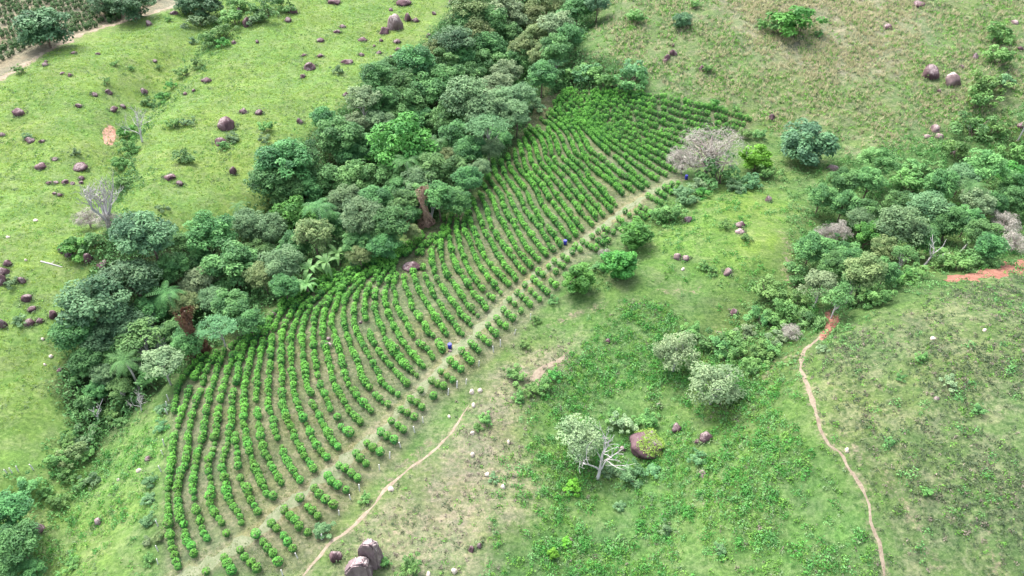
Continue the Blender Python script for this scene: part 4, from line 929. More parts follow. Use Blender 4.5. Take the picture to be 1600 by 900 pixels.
# ------------------------------------------------------------------ landmarks the labels point at
LAND = [((150, 315), 'the big bleached dead tree'), ((170, 212), 'the red pasture scar'), ((618, 37), 'the tall pinkish rock'), ((355, 193), 'the large round pasture boulder'),
        ((310, 520), 'the dark red-brown creeper column'), ((660, 322), 'the pale red-brown creeper column'), ((493, 425), 'the banana clump'), ((644, 415), 'the boulder among the coffee'),
        ((627, 227), 'the broad bright green crown'), ((763, 200), 'the flat umbrella crown'), ((733, 157), 'the broad silvery crown'), ((1105, 232), 'the leafless tree by the coffee'),
        ((1183, 245), 'the vivid lime tree'), ((930, 420), 'the round green trees'), ((935, 712), 'the white-limbed tree'), ((1010, 693), 'the grass-capped boulder'),
        ((1090, 580), 'the two cream-green trees'), ((1300, 500), 'the red gully'), ((1540, 430), 'the red dirt road'), ((1445, 400), 'the white snag'), ((1247, 30), 'the far hilltop bush'),
        ((1263, 222), 'the lone bluish tree'), ((1470, 118), 'the paired hillside boulders'), ((566, 866), 'the big split rock'), ((742, 618), 'the three white stones'),
        ((67, 45), 'the big far-field tree'), ((865, 870), 'the lone yellow sapling'), ((983, 123), "the coffee field's top corner"), ((143, 645), 'the forked snag'),
        ((320, 443), 'the pale yellow forest crown'), ((1527, 320), 'the pale yellow valley crown'), ((227, 372), 'the rounded slate-green crown'), ((880, 75), 'the small pale umbrella tree'),
        ((440, 257), 'the dark crown at the pasture edge'), ((567, 343), 'the grey-green crown above the coffee'), ((20, 425), 'the dark left-edge rocks'), ((57, 822), 'the bottom-left boulder')]
LPX = np.array([l[0] for l in LAND], float)
DIRS = ['right of', 'above and right of', 'above', 'above and left of', 'left of', 'below and left of', 'below', 'below and right of']
PENDING = []          # (object, look, category, px, py, group, own label)
def later(o, look, cat, px, py, group, own=None): PENDING.append((o, look, cat, px, py, group, own))
def write_labels():
    used = {}
    for rec in PENDING:
        o, look, cat, px, py, group, own = rec
        if own: tag(o, own, cat, group); continue
        d = np.hypot(*(LPX - [px, py]).T); d[d < 14] = 1e9
        j = int(np.argmin(d)); dx, dy = px - LPX[j][0], LPX[j][1] - py
        k = int(round(math.degrees(math.atan2(dy, dx)) / 45)) % 8
        used.setdefault((look, DIRS[k], LAND[j][1]), []).append((d[j], o, cat, group))
    for (look, dr, lm), lst in used.items():
        lst.sort(key=lambda t: t[0])
        for i, (dd, o, cat, group) in enumerate(lst):
            pre = '' if len(lst) == 1 else ('nearest ' if i == 0 else ordn(i + 1) + ' nearest ')
            tag(o, f'{pre}{look} {dr} {lm}', cat, group)

# ------------------------------------------------------------------ trees and shrubs: pixel of the crown's middle, crown width in pixels, kind, own label
FORESTG = 'trees of the forest strip'; VALG = 'trees and shrubs of the right valley'; SCRG = 'shrubs scattered over the slopes'
T_FOREST = [
 (227, 372, 104, 'slate', 'rounded slate-green tree at the left edge of the forest, above the creeper column'),
 (205, 440, 90, 'slate'), (150, 478, 110, 'slate'), (198, 508, 84, 'slate'), (118, 522, 70, 'dark'), (160, 530, 70, 'slate'),
 (327, 372, 88, 'mid'), (365, 412, 92, 'mid'), (388, 352, 62, 'grey'), (320, 441, 66, 'pale', 'pale yellow domed tree among darker crowns in the lower left forest'), (296, 452, 44, 'pale'),
 (268, 420, 56, 'mid'), (263, 460, 60, 'palm'), (235, 492, 62, 'mid'), (288, 478, 60, 'olive'), (340, 512, 60, 'aqua', 'flat light bluish crown just right of the dark red-brown creeper column'),
 (362, 480, 66, 'mid'), (392, 505, 50, 'dark'), (222, 535, 78, 'sparse', 'thin-leaved tree with twisting white limbs below the slate-green crowns'), (185, 556, 58, 'light'), (196, 566, 62, 'palm', 'tall palm with bare pale trunk at the lower end of the forest'),
 (254, 570, 66, 'pale'), (166, 588, 52, 'grey'), (276, 520, 54, 'mid'), (187, 610, 46, 'sparse'), (137, 560, 55, 'dark'), (250, 530, 50, 'grey'), (330, 470, 50, 'grey'),
 (420, 362, 66, 'grey'), (457, 336, 70, 'bright'), (497, 326, 66, 'palm'), (490, 370, 74, 'olive'), (567, 343, 84, 'grey', 'broad grey-green tree standing just above the coffee, left of the pale creeper column'), (556, 380, 52, 'mid'),
 (562, 400, 40, 'olive'), (440, 412, 74, 'grey'), (412, 432, 60, 'olive'), (446, 448, 50, 'dark'), (482, 420, 56, 'banana'), (509, 412, 50, 'banana'), (528, 396, 46, 'banana'), (478, 444, 44, 'banana'),
 (540, 312, 60, 'grey'), (610, 352, 74, 'dark'), (633, 318, 54, 'mid'), (642, 364, 34, 'olive'), (687, 312, 62, 'mid'), (714, 318, 52, 'mid'), (600, 384, 52, 'dark'), (590, 312, 60, 'dark'),
 (440, 257, 92, 'dark', 'big dark green tree bulging out at the pasture edge of the forest'), (418, 280, 72, 'dark'), (468, 248, 74, 'dark'), (475, 289, 24, 'vivid', 'small yellow-green crown among dark trees at the pasture edge'), (507, 184, 48, 'dark'),
 (530, 213, 74, 'mid'), (557, 195, 46, 'pale'), (567, 159, 58, 'pale'), (590, 193, 54, 'grey'), (627, 227, 112, 'bright', 'broad bright green tree in the middle of the forest strip'), (602, 246, 64, 'bright'),
 (560, 273, 74, 'light'), (513, 282, 66, 'mid'), (637, 254, 52, 'palm'), (681, 221, 44, 'palm'), (587, 120, 62, 'dark'), (620, 134, 64, 'mid'), (647, 100, 74, 'dark'), (608, 108, 44, 'dark'),
 (660, 143, 72, 'mid'), (640, 165, 62, 'mid'), (680, 133, 66, 'light'), (700, 122, 62, 'mid'), (733, 122, 56, 'mid'), (707, 67, 76, 'slate'), (683, 82, 52, 'olive'),
 (733, 157, 96, 'grey', 'broad silvery grey-green crown toward the upper right of the forest'), (760, 174, 74, 'grey'), (777, 134, 60, 'pale'), (763, 202, 70, 'aqua', 'flat pale umbrella-shaped crown near the coffee in the upper forest'), (677, 194, 50, 'light'),
 (700, 187, 62, 'mid'), (727, 198, 48, 'light'), (710, 214, 54, 'dark'), (740, 231, 52, 'dark'), (766, 232, 46, 'grey'), (647, 190, 54, 'mid'), (627, 180, 54, 'light'),
 (727, 34, 62, 'dark'), (733, 18, 74, 'olive'), (767, 38, 64, 'mid'), (787, 20, 62, 'pale'), (757, 77, 64, 'dark'), (777, 92, 50, 'dark'), (717, 94, 54, 'mid'), (792, 114, 52, 'pale'),
 (680, 266, 64, 'light'), (653, 283, 64, 'grey'), (613, 274, 58, 'light'), (707, 268, 54, 'mid'), (734, 282, 54, 'dark'), (700, 248, 40, 'olive'), (627, 298, 54, 'mid'), (722, 242, 46, 'dark'), (664, 240, 50, 'dark'),
 (820, 17, 64, 'olive'), (853, 8, 60, 'olive'), (877, 40, 56, 'dark'), (903, 14, 52, 'dark'), (932, 8, 46, 'slate'), (833, 33, 62, 'olive'), (867, 43, 64, 'pale'), (838, 62, 64, 'olive'),
 (812, 36, 50, 'pale'), (820, 80, 60, 'olive'), (868, 80, 58, 'mid'), (810, 95, 52, 'mid'), (845, 88, 46, 'olive'), (870, 100, 34, 'aqua', 'small pale umbrella tree on a white stem at the dark upper forest edge'), (813, 150, 52, 'grey'), (806, 178, 58, 'grey'),
 (890, 56, 50, 'dark'), (847, 118, 56, 'dark'), (790, 155, 56, 'grey'), (796, 60, 56, 'mid'), (760, 105, 60, 'mid'), (575, 235, 60, 'dark'), (548, 245, 56, 'dark'), (596, 160, 56, 'dark'), (640, 335, 40, 'dark'), (520, 350, 54, 'dark'), (460, 385, 54, 'dark'), (526, 320, 50, 'dark'),
 (705, 150, 54, 'dark'), (310, 410, 50, 'dark'), (404, 395, 56, 'mid'), (660, 305, 54, 'light'), (750, 262, 40, 'grey'), (780, 215, 44, 'mid'), (745, 55, 60, 'olive'), (690, 100, 54, 'mid'), (800, 5, 60, 'mid'), (480, 300, 60, 'mid'), (535, 285, 56, 'mid'), (446, 300, 64, 'mid'),
 (117, 385, 48, 's_bright'), (140, 380, 44, 's_dark'), (117, 588, 46, 's_dark'), (166, 628, 60, 's_dark'), (130, 640, 50, 's_dark'), (990, 110, 46, 's_aqua'), (947, 128, 52, 's_mid'), (983, 128, 52, 's_dark'), (910, 118, 50, 's_aqua'), (877, 128, 44, 's_dark'), (893, 120, 44, 's_mid'), (835, 164, 34, 's_grey'), (925, 118, 44, 's_mid'), (553, 414, 18, 's_aqua'),
 (8, 800, 70, 'dark'), (26, 850, 78, 'dark'), (50, 890, 44, 'mid'), (8, 890, 60, 'mid'), (35, 765, 44, 's_dark'),
]
T_VALLEY = [
 (1373, 256, 62, 'light'), (1358, 282, 56, 'light'), (1318, 318, 52, 'mid'), (1350, 330, 48, 'mid'), (1343, 345, 46, 'grey'), (1290, 366, 40, 'bare'), (1313, 362, 42, 'bare'), (1357, 368, 50, 'bright'),
 (1407, 357, 80, 'grey'), (1447, 327, 68, 'grey'), (1400, 320, 50, 'mid'), (1527, 318, 58, 'pale', 'pale yellow-green domed crown in the dark upper part of the right valley'), (1512, 345, 50, 'mid'), (1534, 364, 58, 'mid'), (1570, 348, 50, 'bare'), (1588, 380, 46, 'bare'), (1487, 345, 62, 'dark'),
 (1583, 312, 58, 'dark'), (1267, 388, 60, 'mid'), (1353, 425, 74, 'olive'), (1335, 445, 46, 'sparse', 'slender white-stemmed tree with thin crown just above the red gully'), (1280, 448, 62, 'pale'), (1413, 402, 44, 'sparse'),
 (1450, 398, 52, 'snag', 'tall white dead snag leaning right in the middle of the right valley'), (1507, 378, 40, 'snag', 'bare dead limb leaning right against the darkest valley trees'), (1382, 428, 50, 'mid'), (1398, 436, 48, 's_bright'), (1428, 428, 44, 's_mid'), (1467, 412, 48, 's_mid'), (1367, 468, 52, 's_mid'), (1340, 468, 40, 's_dark'), (1500, 414, 50, 's_mid'), (1535, 405, 48, 's_dark'),
 (1230, 490, 58, 's_mid'), (1257, 502, 46, 's_dark'), (1237, 519, 34, 'bare'), (1213, 530, 40, 's_pale'), (1210, 500, 44, 's_mid'), (1190, 500, 42, 's_dark'), (1420, 290, 54, 's_mid'), (1470, 290, 56, 'mid'), (1540, 262, 72, 'light'), (1577, 275, 52, 'bright'), (1502, 278, 54, 'grey'), (1520, 292, 50, 'palm'),
 (1560, 54, 50, 's_mid'), (1562, 92, 46, 's_mid'), (1535, 135, 56, 's_mid'), (1567, 128, 40, 's_aqua'), (1526, 158, 50, 's_mid'), (1520, 203, 60, 's_dark'), (1553, 202, 44, 's_mid'), (1525, 196, 24, 's_vivid'), (1450, 262, 40, 's_light'), (1595, 240, 50, 's_mid'), (1590, 292, 50, 'mid'), (1440, 372, 54, 'dark'), (1470, 352, 50, 'dark'), (1310, 395, 50, 's_dark'), (1325, 405, 46, 'mid'), (1380, 388, 50, 'olive'), (1545, 385, 50, 'dark'), (1550, 320, 50, 'dark'), (1424, 262, 40, 's_light'),
 (1263, 224, 88, 'low', 'lone dark bluish green tree on open grass left of the right valley'), (1247, 34, 84, 's_bright', 'wide bright green bush high on the far hill'), (1218, 44, 46, 's_mid'),
 (1057, 553, 82, 'ghost', 'pale cream-green tree on the middle slope, left one of two'), (1117, 600, 96, 'ghost', 'pale cream-green tree on the middle slope, lower right of two'), (1110, 532, 46, 's_dark'), (1150, 532, 48, 's_mid'), (1127, 545, 46, 's_dark'), (1163, 520, 36, 's_pale'), (1150, 556, 44, 's_mid'), (1188, 552, 44, 's_mid'), (1080, 520, 36, 's_mid'), (1200, 545, 40, 's_mid'), (1172, 575, 40, 's_mid'), (1246, 470, 40, 's_mid'),
 (902, 435, 56, 'round', 'round bright green tree at the coffee edge, lowest of three'), (967, 414, 56, 'round', 'round bright green tree at the coffee edge, middle of three'), (993, 367, 56, 'round', 'round bright green tree at the coffee edge, highest of three'),
 (1047, 335, 46, 's_mid'), (1073, 312, 40, 's_aqua'), (1030, 340, 36, 's_mid'), (935, 418, 26, 's_dark'), (945, 398, 24, 'bare'), (1108, 236, 116, 'canopy', 'wide leafless grey-pink tree at the upper right end of the track'), (1068, 252, 56, 'bare'), (1125, 274, 74, 's_dark', 'wide dark bluish bush under the leafless tree by the coffee'), (1183, 247, 54, 'vivid', 'vivid lime green tree right of the leafless tree'), (1090, 290, 34, 's_pale'), (1066, 300, 30, 's_grey'), (1098, 302, 28, 's_bright'), (1172, 286, 40, 's_aqua'), (1150, 292, 30, 's_grey'), (1195, 272, 34, 's_mid'), (1165, 212, 26, 's_mid'), (1118, 164, 24, 's_bright'), (1150, 170, 16, 's_mid'), (1185, 212, 24, 's_light'),
 (1067, 32, 32, 'low', 'small dark bluish tree alone on the far hill'), (993, 30, 34, 's_mid'), (1105, 108, 20, 's_mid'), (1085, 8, 20, 's_mid'), (1192, 40, 24, 's_mid'),
]
T_SLOPE = [
 (906, 688, 84, 'ghost', 'pale crown wrapped around the white-limbed dead tree'), (936, 716, 86, 'dead', 'white-limbed dead tree in front of a pale crown on the lower middle slope'), (895, 763, 28, 's_vivid', 'vivid lime green shrub below the white-limbed dead tree'), (985, 742, 48, 's_aqua'), (973, 665, 40, 's_pale'), (1010, 655, 38, 's_mid'), (1090, 717, 32, 's_aqua'), (967, 790, 20, 's_grey'), (1040, 830, 26, 's_grey'), (1127, 860, 22, 's_aqua'), (950, 735, 36, 's_grey'), (1020, 735, 28, 's_aqua'), (960, 650, 30, 's_mid'),
 (865, 865, 20, 'vivid', 'lone yellow-green sapling on a thin stem near the bottom edge'), (886, 848, 18, 's_vivid'), (640, 886, 42, 's_mid'), (503, 830, 36, 's_aqua'), (572, 779, 20, 's_mid'), (1482, 600, 28, 's_pale'), (1287, 546, 20, 's_pale'), (805, 586, 34, 's_mid'), (850, 605, 34, 's_mid'), (868, 590, 30, 's_bright'), (830, 610, 30, 's_mid'), (600, 880, 22, 's_mid'), (812, 622, 24, 's_mid'), (1100, 416, 20, 's_mid'), (1112, 424, 20, 's_mid'), (1135, 352, 22, 's_mid'), (1165, 372, 20, 's_mid'), (865, 470, 18, 's_light'), (838, 500, 18, 's_mid'), (758, 658, 26, 's_mid'), (745, 668, 18, 's_mid'), (772, 748, 18, 's_grey'), (818, 540, 18, 's_mid'), (1450, 770, 20, 's_mid'), (1390, 690, 18, 's_light'), (1525, 640, 22, 's_dark'), (1440, 560, 22, 's_mid'), (1410, 590, 18, 's_dark'),
 (110, 712, 46, 's_olive'), (85, 722, 40, 's_mid'), (130, 682, 44, 's_grey'), (147, 750, 32, 's_grey'), (92, 786, 34, 's_mid'), (70, 770, 28, 's_mid'), (100, 745, 30, 's_mid'), (180, 645, 30, 's_mid'), (190, 660, 24, 's_light'), (233, 752, 28, 's_aqua'), (230, 780, 24, 's_grey'), (230, 815, 26, 's_aqua'), (246, 838, 22, 's_olive'), (230, 846, 20, 's_pale'), (252, 668, 26, 's_aqua'), (253, 640, 24, 's_grey'), (115, 880, 26, 's_mid'), (232, 875, 22, 's_mid'), (140, 710, 30, 's_mid'), (105, 690, 34, 's_mid'), (125, 760, 24, 's_light'),
 (143, 645, 50, 'snag', 'pale forked dead snag at the lower left end of the forest'), (150, 318, 96, 'broom', 'big bleached dead tree with many bare limbs above the left forest edge'), (135, 340, 46, 'bare'), (168, 345, 40, 'bare'), (372, 322, 34, 'palm', 'lone palm at the pasture edge of the forest'),
 (67, 45, 84, 'low', 'big dull green tree standing in the far top left field'), (202, 8, 66, 'low', 'dark tree at the top edge above the far field road'), (165, 6, 50, 'low'), (318, 6, 62, 'low'), (290, 5, 40, 'low'),
 (312, 30, 44, 's_grey'), (345, 50, 44, 's_mid'), (365, 30, 40, 's_mid'), (330, 64, 40, 's_mid'), (345, 68, 24, 's_bright'), (417, 16, 52, 's_dark'), (440, 6, 44, 's_mid'), (400, 28, 30, 's_grey'), (375, 8, 40, 's_mid'), (307, 101, 24, 's_mid'), (287, 114, 24, 's_mid'), (268, 135, 24, 's_bright'), (254, 152, 24, 's_bright'), (228, 160, 20, 's_mid'), (240, 162, 18, 's_dark'),
 (197, 208, 32, 's_bright'), (203, 232, 34, 's_mid'), (187, 257, 34, 's_mid'), (190, 287, 36, 's_mid'), (292, 190, 24, 's_grey'), (273, 194, 24, 's_mid'), (212, 195, 50, 'dead', 'small pale dead tree with white trunk beside the red pasture scar'), (293, 245, 34, 's_dark', 'round dark bush alone on the pasture above the forest'), (300, 64, 18, 's_grey'), (263, 30, 14, 's_mid'), (166, 128, 16, 's_mid'), (120, 238, 18, 's_grey'), (43, 212, 16, 's_grey'), (418, 200, 26, 's_mid'), (412, 215, 20, 's_grey'), (530, 110, 22, 's_grey'), (365, 215, 24, 's_grey'), (350, 228, 22, 's_mid'), (30, 110, 20, 's_mid'), (247, 105, 12, 's_mid'), (205, 107, 12, 's_mid'), (255, 325, 20, 's_grey'), (30, 500, 24, 's_grey'), (15, 440, 24, 's_grey'), (180, 100, 12, 's_mid'),
]
def plant(rows, group):
    uv = np.array([(r[0], r[1]) for r in rows], float); dp = np.array([r[2] for r in rows], float)
    hk = np.array([SPECIES[r[3]][1] for r in rows])
    t = hit(uv)[1]
    for _ in range(3):
        D_ = dp * t / FOC; P, t = hit(uv, hk * D_)
    for i, r in enumerate(rows):
        var, _h = SPECIES[r[3]]; nm, cat, look = LOOKS[r[3]]
        a, b = var[int(RNG.integers(len(var)))]
        root = bpy.data.objects.new(nm, None); COL.objects.link(root)
        root.location = P[i]; s = D_[i] * 1.06
        root.scale = (s * RNG.uniform(0.94, 1.06), s * RNG.uniform(0.94, 1.06), s * RNG.uniform(0.95, 1.05))
        root.rotation_euler = (0, 0, RNG.uniform(0, 6.283)) if r[3] not in ('dead', 'snag') else (0, 0.25 if r[3] == 'snag' else 0, RNG.uniform(-0.5, 0.5))
        for me_ in (a, b):
            if me_ is not None: obj(me_.name.split('.')[0], me_, root)
        g = 'shrubs' if r[3].startswith('s_') and group != VALG else group
        if r[3].startswith('s_'): g = SCRG
        later(root, look, cat, r[0], r[1], g, r[4] if len(r) > 4 else None)
def fillers(rows, poly, step, kinds, avoid):
    out = []; r = np.random.default_rng(len(rows)); S = np.array(poly, float); A_ = np.array([(q[0], q[1], q[2]) for q in rows + avoid], float)
    y0, y1 = max(-10, S[:, 1].min()), min(900, S[:, 1].max())
    for y in np.arange(y0, y1, step * 0.62):
        for x in np.arange(max(-10, S[:, 0].min()), min(1610, S[:, 0].max()), step * 0.7):
            p = np.array([x, y]) + r.normal(size=2) * step * 0.18
            if poly_sdf(p[None], S)[0] < step * 0.30: continue
            if len(A_) and (np.hypot(A_[:, 0] - p[0], A_[:, 1] - p[1]) < 0.36 * A_[:, 2] + 0.16 * step).any(): continue
            d = step * r.uniform(0.85, 1.2); out.append((p[0], p[1] - 4, d, kinds[int(r.integers(len(kinds)))])); A_ = np.vstack([A_, [p[0], p[1], d]])
    return out
T_FOREST += [(244, 546, 56, 'dead'), (672, 322, 46, 'dead'), (425, 400, 30, 'dead'), (215, 628, 34, 'dead'), (187, 582, 46, 'light'), (214, 556, 44, 'pale'), (232, 588, 40, 'light'), (205, 620, 38, 's_light'), (180, 650, 36, 's_mid'), (152, 610, 40, 'mid')]
T_FOREST += fillers(T_FOREST, FOREST, 46, ['mid', 'dark', 'light', 'mid', 'grey', 'olive'], [])
T_VALLEY += fillers(T_VALLEY, RVALLEY, 52, ['mid', 's_mid', 's_light', 's_dark', 'sparse', 's_light', 'bare', 's_mid', 'dead'], [])
plant(T_FOREST, FORESTG); plant(T_VALLEY, VALG); plant(T_SLOPE, 'trees standing alone on the slopes')
def creeper(px, py, wpx, hpx, label, k):
    P, t = hit([(px, py)]); s = hpx * t[0] / FOC / 1.5 * 1.2
    root = bpy.data.objects.new('creeper_covered_trunk', None); COL.objects.link(root); root.location = P[0]
    sx = wpx * t[0] / FOC / 0.75; root.scale = (sx, sx, s)
    for me_ in SPECIES['vine'][0][k]: obj(me_.name.split('.')[0], me_, root)
    tag(root, label, 'tree trunk', 'creeper covered trunks')
creeper(312, 553, 34, 75, 'tall trunk draped in dark red-brown dead creeper at the coffee edge', 0)
creeper(666, 352, 22, 58, 'tall trunk draped in pale red-brown dead creeper above the coffee', 1)
creeper(639, 362, 15, 30, 'short trunk draped in brown creeper left of a taller draped trunk', 0)

# ------------------------------------------------------------------ boulders and stones
def stone_mat(name, a, b_, pale_tone, k=1.0):
    m, nt, b = new_mat(name); tc = N(nt, 'ShaderNodeTexCoord'); oi = N(nt, 'ShaderNodeObjectInfo')
    v = N(nt, 'ShaderNodeVectorMath', operation='ADD'); nt.links.new(tc.outputs['Object'], v.inputs[0]); nt.links.new(oi.outputs['Random'], v.inputs[1])
    mp = N(nt, 'ShaderNodeMapping'); mp.inputs['Scale'].default_value = (1, 1, 0.35); nt.links.new(v.outputs[0], mp.inputs['Vector'])
    n1 = noise(nt, 3.0 * k, 5, 0.7, mp.outputs[0]); n2 = noise(nt, 9.0 * k, 4, 0.7, v.outputs[0])
    c = mixc(nt, ramp(nt, n1, 0.35, 0.65), a, b_)
    geo = N(nt, 'ShaderNodeNewGeometry'); sx = N(nt, 'ShaderNodeSeparateXYZ'); nt.links.new(tc.outputs['Normal'], sx.inputs[0])
    f = ramp(nt, math_(nt, 'ADD', math_(nt, 'MULTIPLY', n2, 0.8), math_(nt, 'MULTIPLY', math_(nt, 'ADD', sx.outputs[2], math_(nt, 'MULTIPLY', sx.outputs[0], 0.5)), 0.28)), 0.60, 0.78)
    c = mixc(nt, f, c, pale_tone)  # paler patches on faces turned upward and towards local X
    nt.links.new(c, b.inputs['Base Color']); b.inputs['Roughness'].default_value = 0.9
    bp = N(nt, 'ShaderNodeBump'); bp.inputs['Strength'].default_value = 0.6; bp.inputs['Distance'].default_value = 0.1
    nt.links.new(n2, bp.inputs['Height']); nt.links.new(bp.outputs[0], b.inputs['Normal'])
    return m
ROCK = stone_mat('granite_dark', (0.055, 0.030, 0.036), (0.13, 0.080, 0.088), (0.26, 0.21, 0.21))
ROCKP = stone_mat('granite_pinkish', (0.11, 0.075, 0.078), (0.21, 0.150, 0.150), (0.40, 0.33, 0.32))
STONE = stone_mat('stone_pale', (0.42, 0.34, 0.27), (0.58, 0.50, 0.43), (0.70, 0.65, 0.60))
SLABM = stone_mat('granite_slab', (0.115, 0.080, 0.088), (0.23, 0.175, 0.180), (0.50, 0.43, 0.42), 0.16)
import bmesh
def rock_mesh(seed, mat, sub=3, sharp=0.5):
    from mathutils import noise as mn
    rng = np.random.default_rng(seed); bm = bmesh.new(); bmesh.ops.create_icosphere(bm, subdivisions=sub, radius=0.5)
    pl = [(Vector(unit(rng.normal(size=3) * np.array([1, 1, 0.8]))), rng.uniform(0.31, 0.44)) for _ in range(8)]
    off = Vector(rng.uniform(-50, 50, 3))
    for v in bm.verts:
        p = v.co.copy()
        for n_, d_ in pl:
            e = p.dot(n_) - d_
            if e > 0: p -= n_ * e * (0.8 + 0.2 * sharp)
        p += v.normal * (mn.noise(p * 2.6 + off) * 0.13 + mn.noise(p * 6 + off) * 0.03)
        v.co = p
    me = bpy.data.meshes.new('boulder'); bm.to_mesh(me); bm.free(); me.materials.append(mat)
    me.polygons.foreach_set('use_smooth', np.ones(len(me.polygons), bool)); return me
RM = [rock_mesh(900 + i, ROCK) for i in range(9)]; RP = [rock_mesh(920 + i, ROCKP) for i in range(5)]; RS = [rock_mesh(940 + i, STONE, 2) for i in range(5)]
BOUL = [(272,20,13,7),(233,37,11,11),(115,82,9,6),(153,84,8,5),(71,101,10,7),(72,96,7,5),(242,95,7,5),(97,114,8,6),(109,117,9,6),(170,143,12,10),(148,147,10,7),(225,142,13,10),(123,165,10,8),(177,170,14,10),(192,166,9,8),
 (30,174,21,12),(4,210,10,7),(47,218,15,9),(66,220,9,8),(86,248,10,5),(65,259,19,9),(125,260,23,11),(77,285,10,6),(87,285,9,5),(102,284,13,7),(113,286,8,5),(128,278,10,8),(127,285,8,5),(355,193,28,23,0,'large round dark boulder alone on the left pasture'),(381,173,15,11),(365,266,13,17),(345,221,22,12),(266,276,19,8),(280,286,13,9),(322,124,15,10),(303,141,7,5),(290,146,8,5),(366,66,9,7),(388,33,17,24),(375,15,15,14),
 (457,16,19,13),(522,3,21,7),(450,31,11,9),(527,49,13,8),(500,62,12,9),(535,41,11,6),(567,62,15,8),(618,37,26,34,1,'tall pinkish rock standing highest in the upper pasture outcrop'),(600,48,18,15),(637,28,12,17),(649,31,11,11),(620,64,12,10),(622,77,9,7),(614,88,12,8),(543,96,19,11),(485,103,22,15),(500,87,12,6),(475,86,9,5),(473,119,10,7),(592,82,9,6),(596,63,8,6),(585,71,6,5),(670,56,9,9),(678,21,8,7),(565,85,10,6),(611,15,8,6),(630,4,27,11),(705,4,9,13),(713,9,13,12),(405,175,12,10),(469,189,10,12),(540,147,9,8),(402,65,6,6),
 (13,411,13,13),(7,423,18,15),(2,437,18,24),(35,437,13,13),(42,465,17,13),(165,413,25,20),(138,403,18,20),(100,390,15,15),(108,397,12,9),(50,482,15,9),(47,503,17,11),(62,500,11,13),(83,490,14,17),(4,505,14,22),(94,577,12,8),(104,465,8,6),(94,304,9,6),(57,822,25,21),(232,715,12,8),(85,302,7,5),
 (1042,90,12,11),(1052,82,14,12),(1050,70,8,6),(1040,95,10,9),(1095,107,11,11),(1387,42,14,10),(1436,6,21,8),(1452,112,28,24,0,'round dark boulder on the far hill, left of a paired two'),(1486,123,27,23,1,'broken pinkish boulder on the far hill, right of a paired two'),(1523,88,12,12),(1502,104,9,6),(1467,141,8,6),(1460,200,19,14,1),(1467,213,15,10,1),(1447,213,13,7,1),(1595,195,15,13),(1594,75,11,7),(1585,34,14,6,1),(1205,183,11,12),(1490,237,15,10),(1301,262,19,10,1),(1200,311,11,13),(1156,350,15,13),(1156,361,15,9,1),(1075,342,16,11),(1058,400,14,11,1),(1071,402,14,10,1),(1137,424,15,12,1),(1147,487,15,13),(1258,435,11,10,1),(950,532,9,8),(1058,667,17,18),(1103,681,21,20),(1089,689,9,10),(1098,739,15,9,1),(1028,632,10,12,1),(643,415,32,16,0,'broad flat-topped dark boulder among the coffee rows'),(511,538,15,10,1),(514,529,8,7,1),(564,503,6,6,1),(736,856,12,13),(749,851,9,11),(525,865,22,27,0,'lumpy dark rock left of the big split rock'),(428,491,13,7,1),(377,521,10,7,1),(973,700,11,9,1),(154,813,14,16,1),(1463,622,10,8,1),(703,548,6,5,1),(1015,337,6,5)]
STON = [(737,611,10,12),(750,609,9,9),(740,632,9,9),(702,650,6,6),(738,676,8,8),(738,709,9,11),(611,763,11,10),(761,740,10,8),(786,759,9,9),(710,890,11,15),(669,896,10,9),(217,734,10,8),(185,749,6,6),(56,344,7,5),(13,370,7,5),(41,406,5,5),(80,556,7,6),(67,529,6,5),(1538,515,8,5),(1458,528,10,7),(1323,702,9,8),(336,699,7,8),(795,690,7,9),(1067,420,7,5),(70,569,5,5)]
def rocks(rows, pale=False):
    P, t = hit([(r[0], r[1] + r[3] * 0.22) for r in rows])
    for i, r in enumerate(rows):
        wm = r[2] * t[i] / FOC * 1.0; hm = max(r[3] * t[i] / FOC * 1.2, wm * 0.5)
        kind = 2 if pale else (r[4] if len(r) > 4 else 0)
        pool = (RM, RP, RS)[kind]
        o = obj('boulder' if not pale else 'stone', pool[int(RNG.integers(len(pool)))], None, (P[i][0], P[i][1], P[i][2] + hm * 0.03), RNG.uniform(0, 6.283), (wm, wm * RNG.uniform(0.8, 1.0), hm))
        shape = 'tall' if r[3] > r[2] * 1.05 else ('flat' if r[3] < r[2] * 0.62 else 'rounded')
        size = 'large' if r[2] > 17 else ('small' if r[2] < 10 else 'medium')
        later(o, f'{size} {shape} ' + ('dark purplish boulder', 'pale pinkish boulder', 'whitish stone')[kind], 'boulder' if not pale else 'stone', r[0], r[1], 'boulders strewn over the slopes' if not pale else 'pale stones on the slopes', r[5] if len(r) > 5 else None)
rocks(BOUL); rocks(STON, True)
bp_, bt_ = hit([(r[0], r[1] + r[3] * 0.22) for r in BOUL if r[2] > 8]); bw = np.array([r[2] for r in BOUL if r[2] > 8]) * bt_ / FOC
ring = []
for p_, w_ in zip(bp_, bw):
    for a_ in RNG.uniform(0, 6.283, int(5 + w_ * 2.5)): ring.append((p_[0] + math.cos(a_) * w_ * 0.56, p_[1] + math.sin(a_) * w_ * 0.52))
weeds('boulder_weeds', np.array(ring), 14, 0.42, 0.5, 0.17, W_SAGE, 'weeds growing round the feet of the boulders', 'weeds')
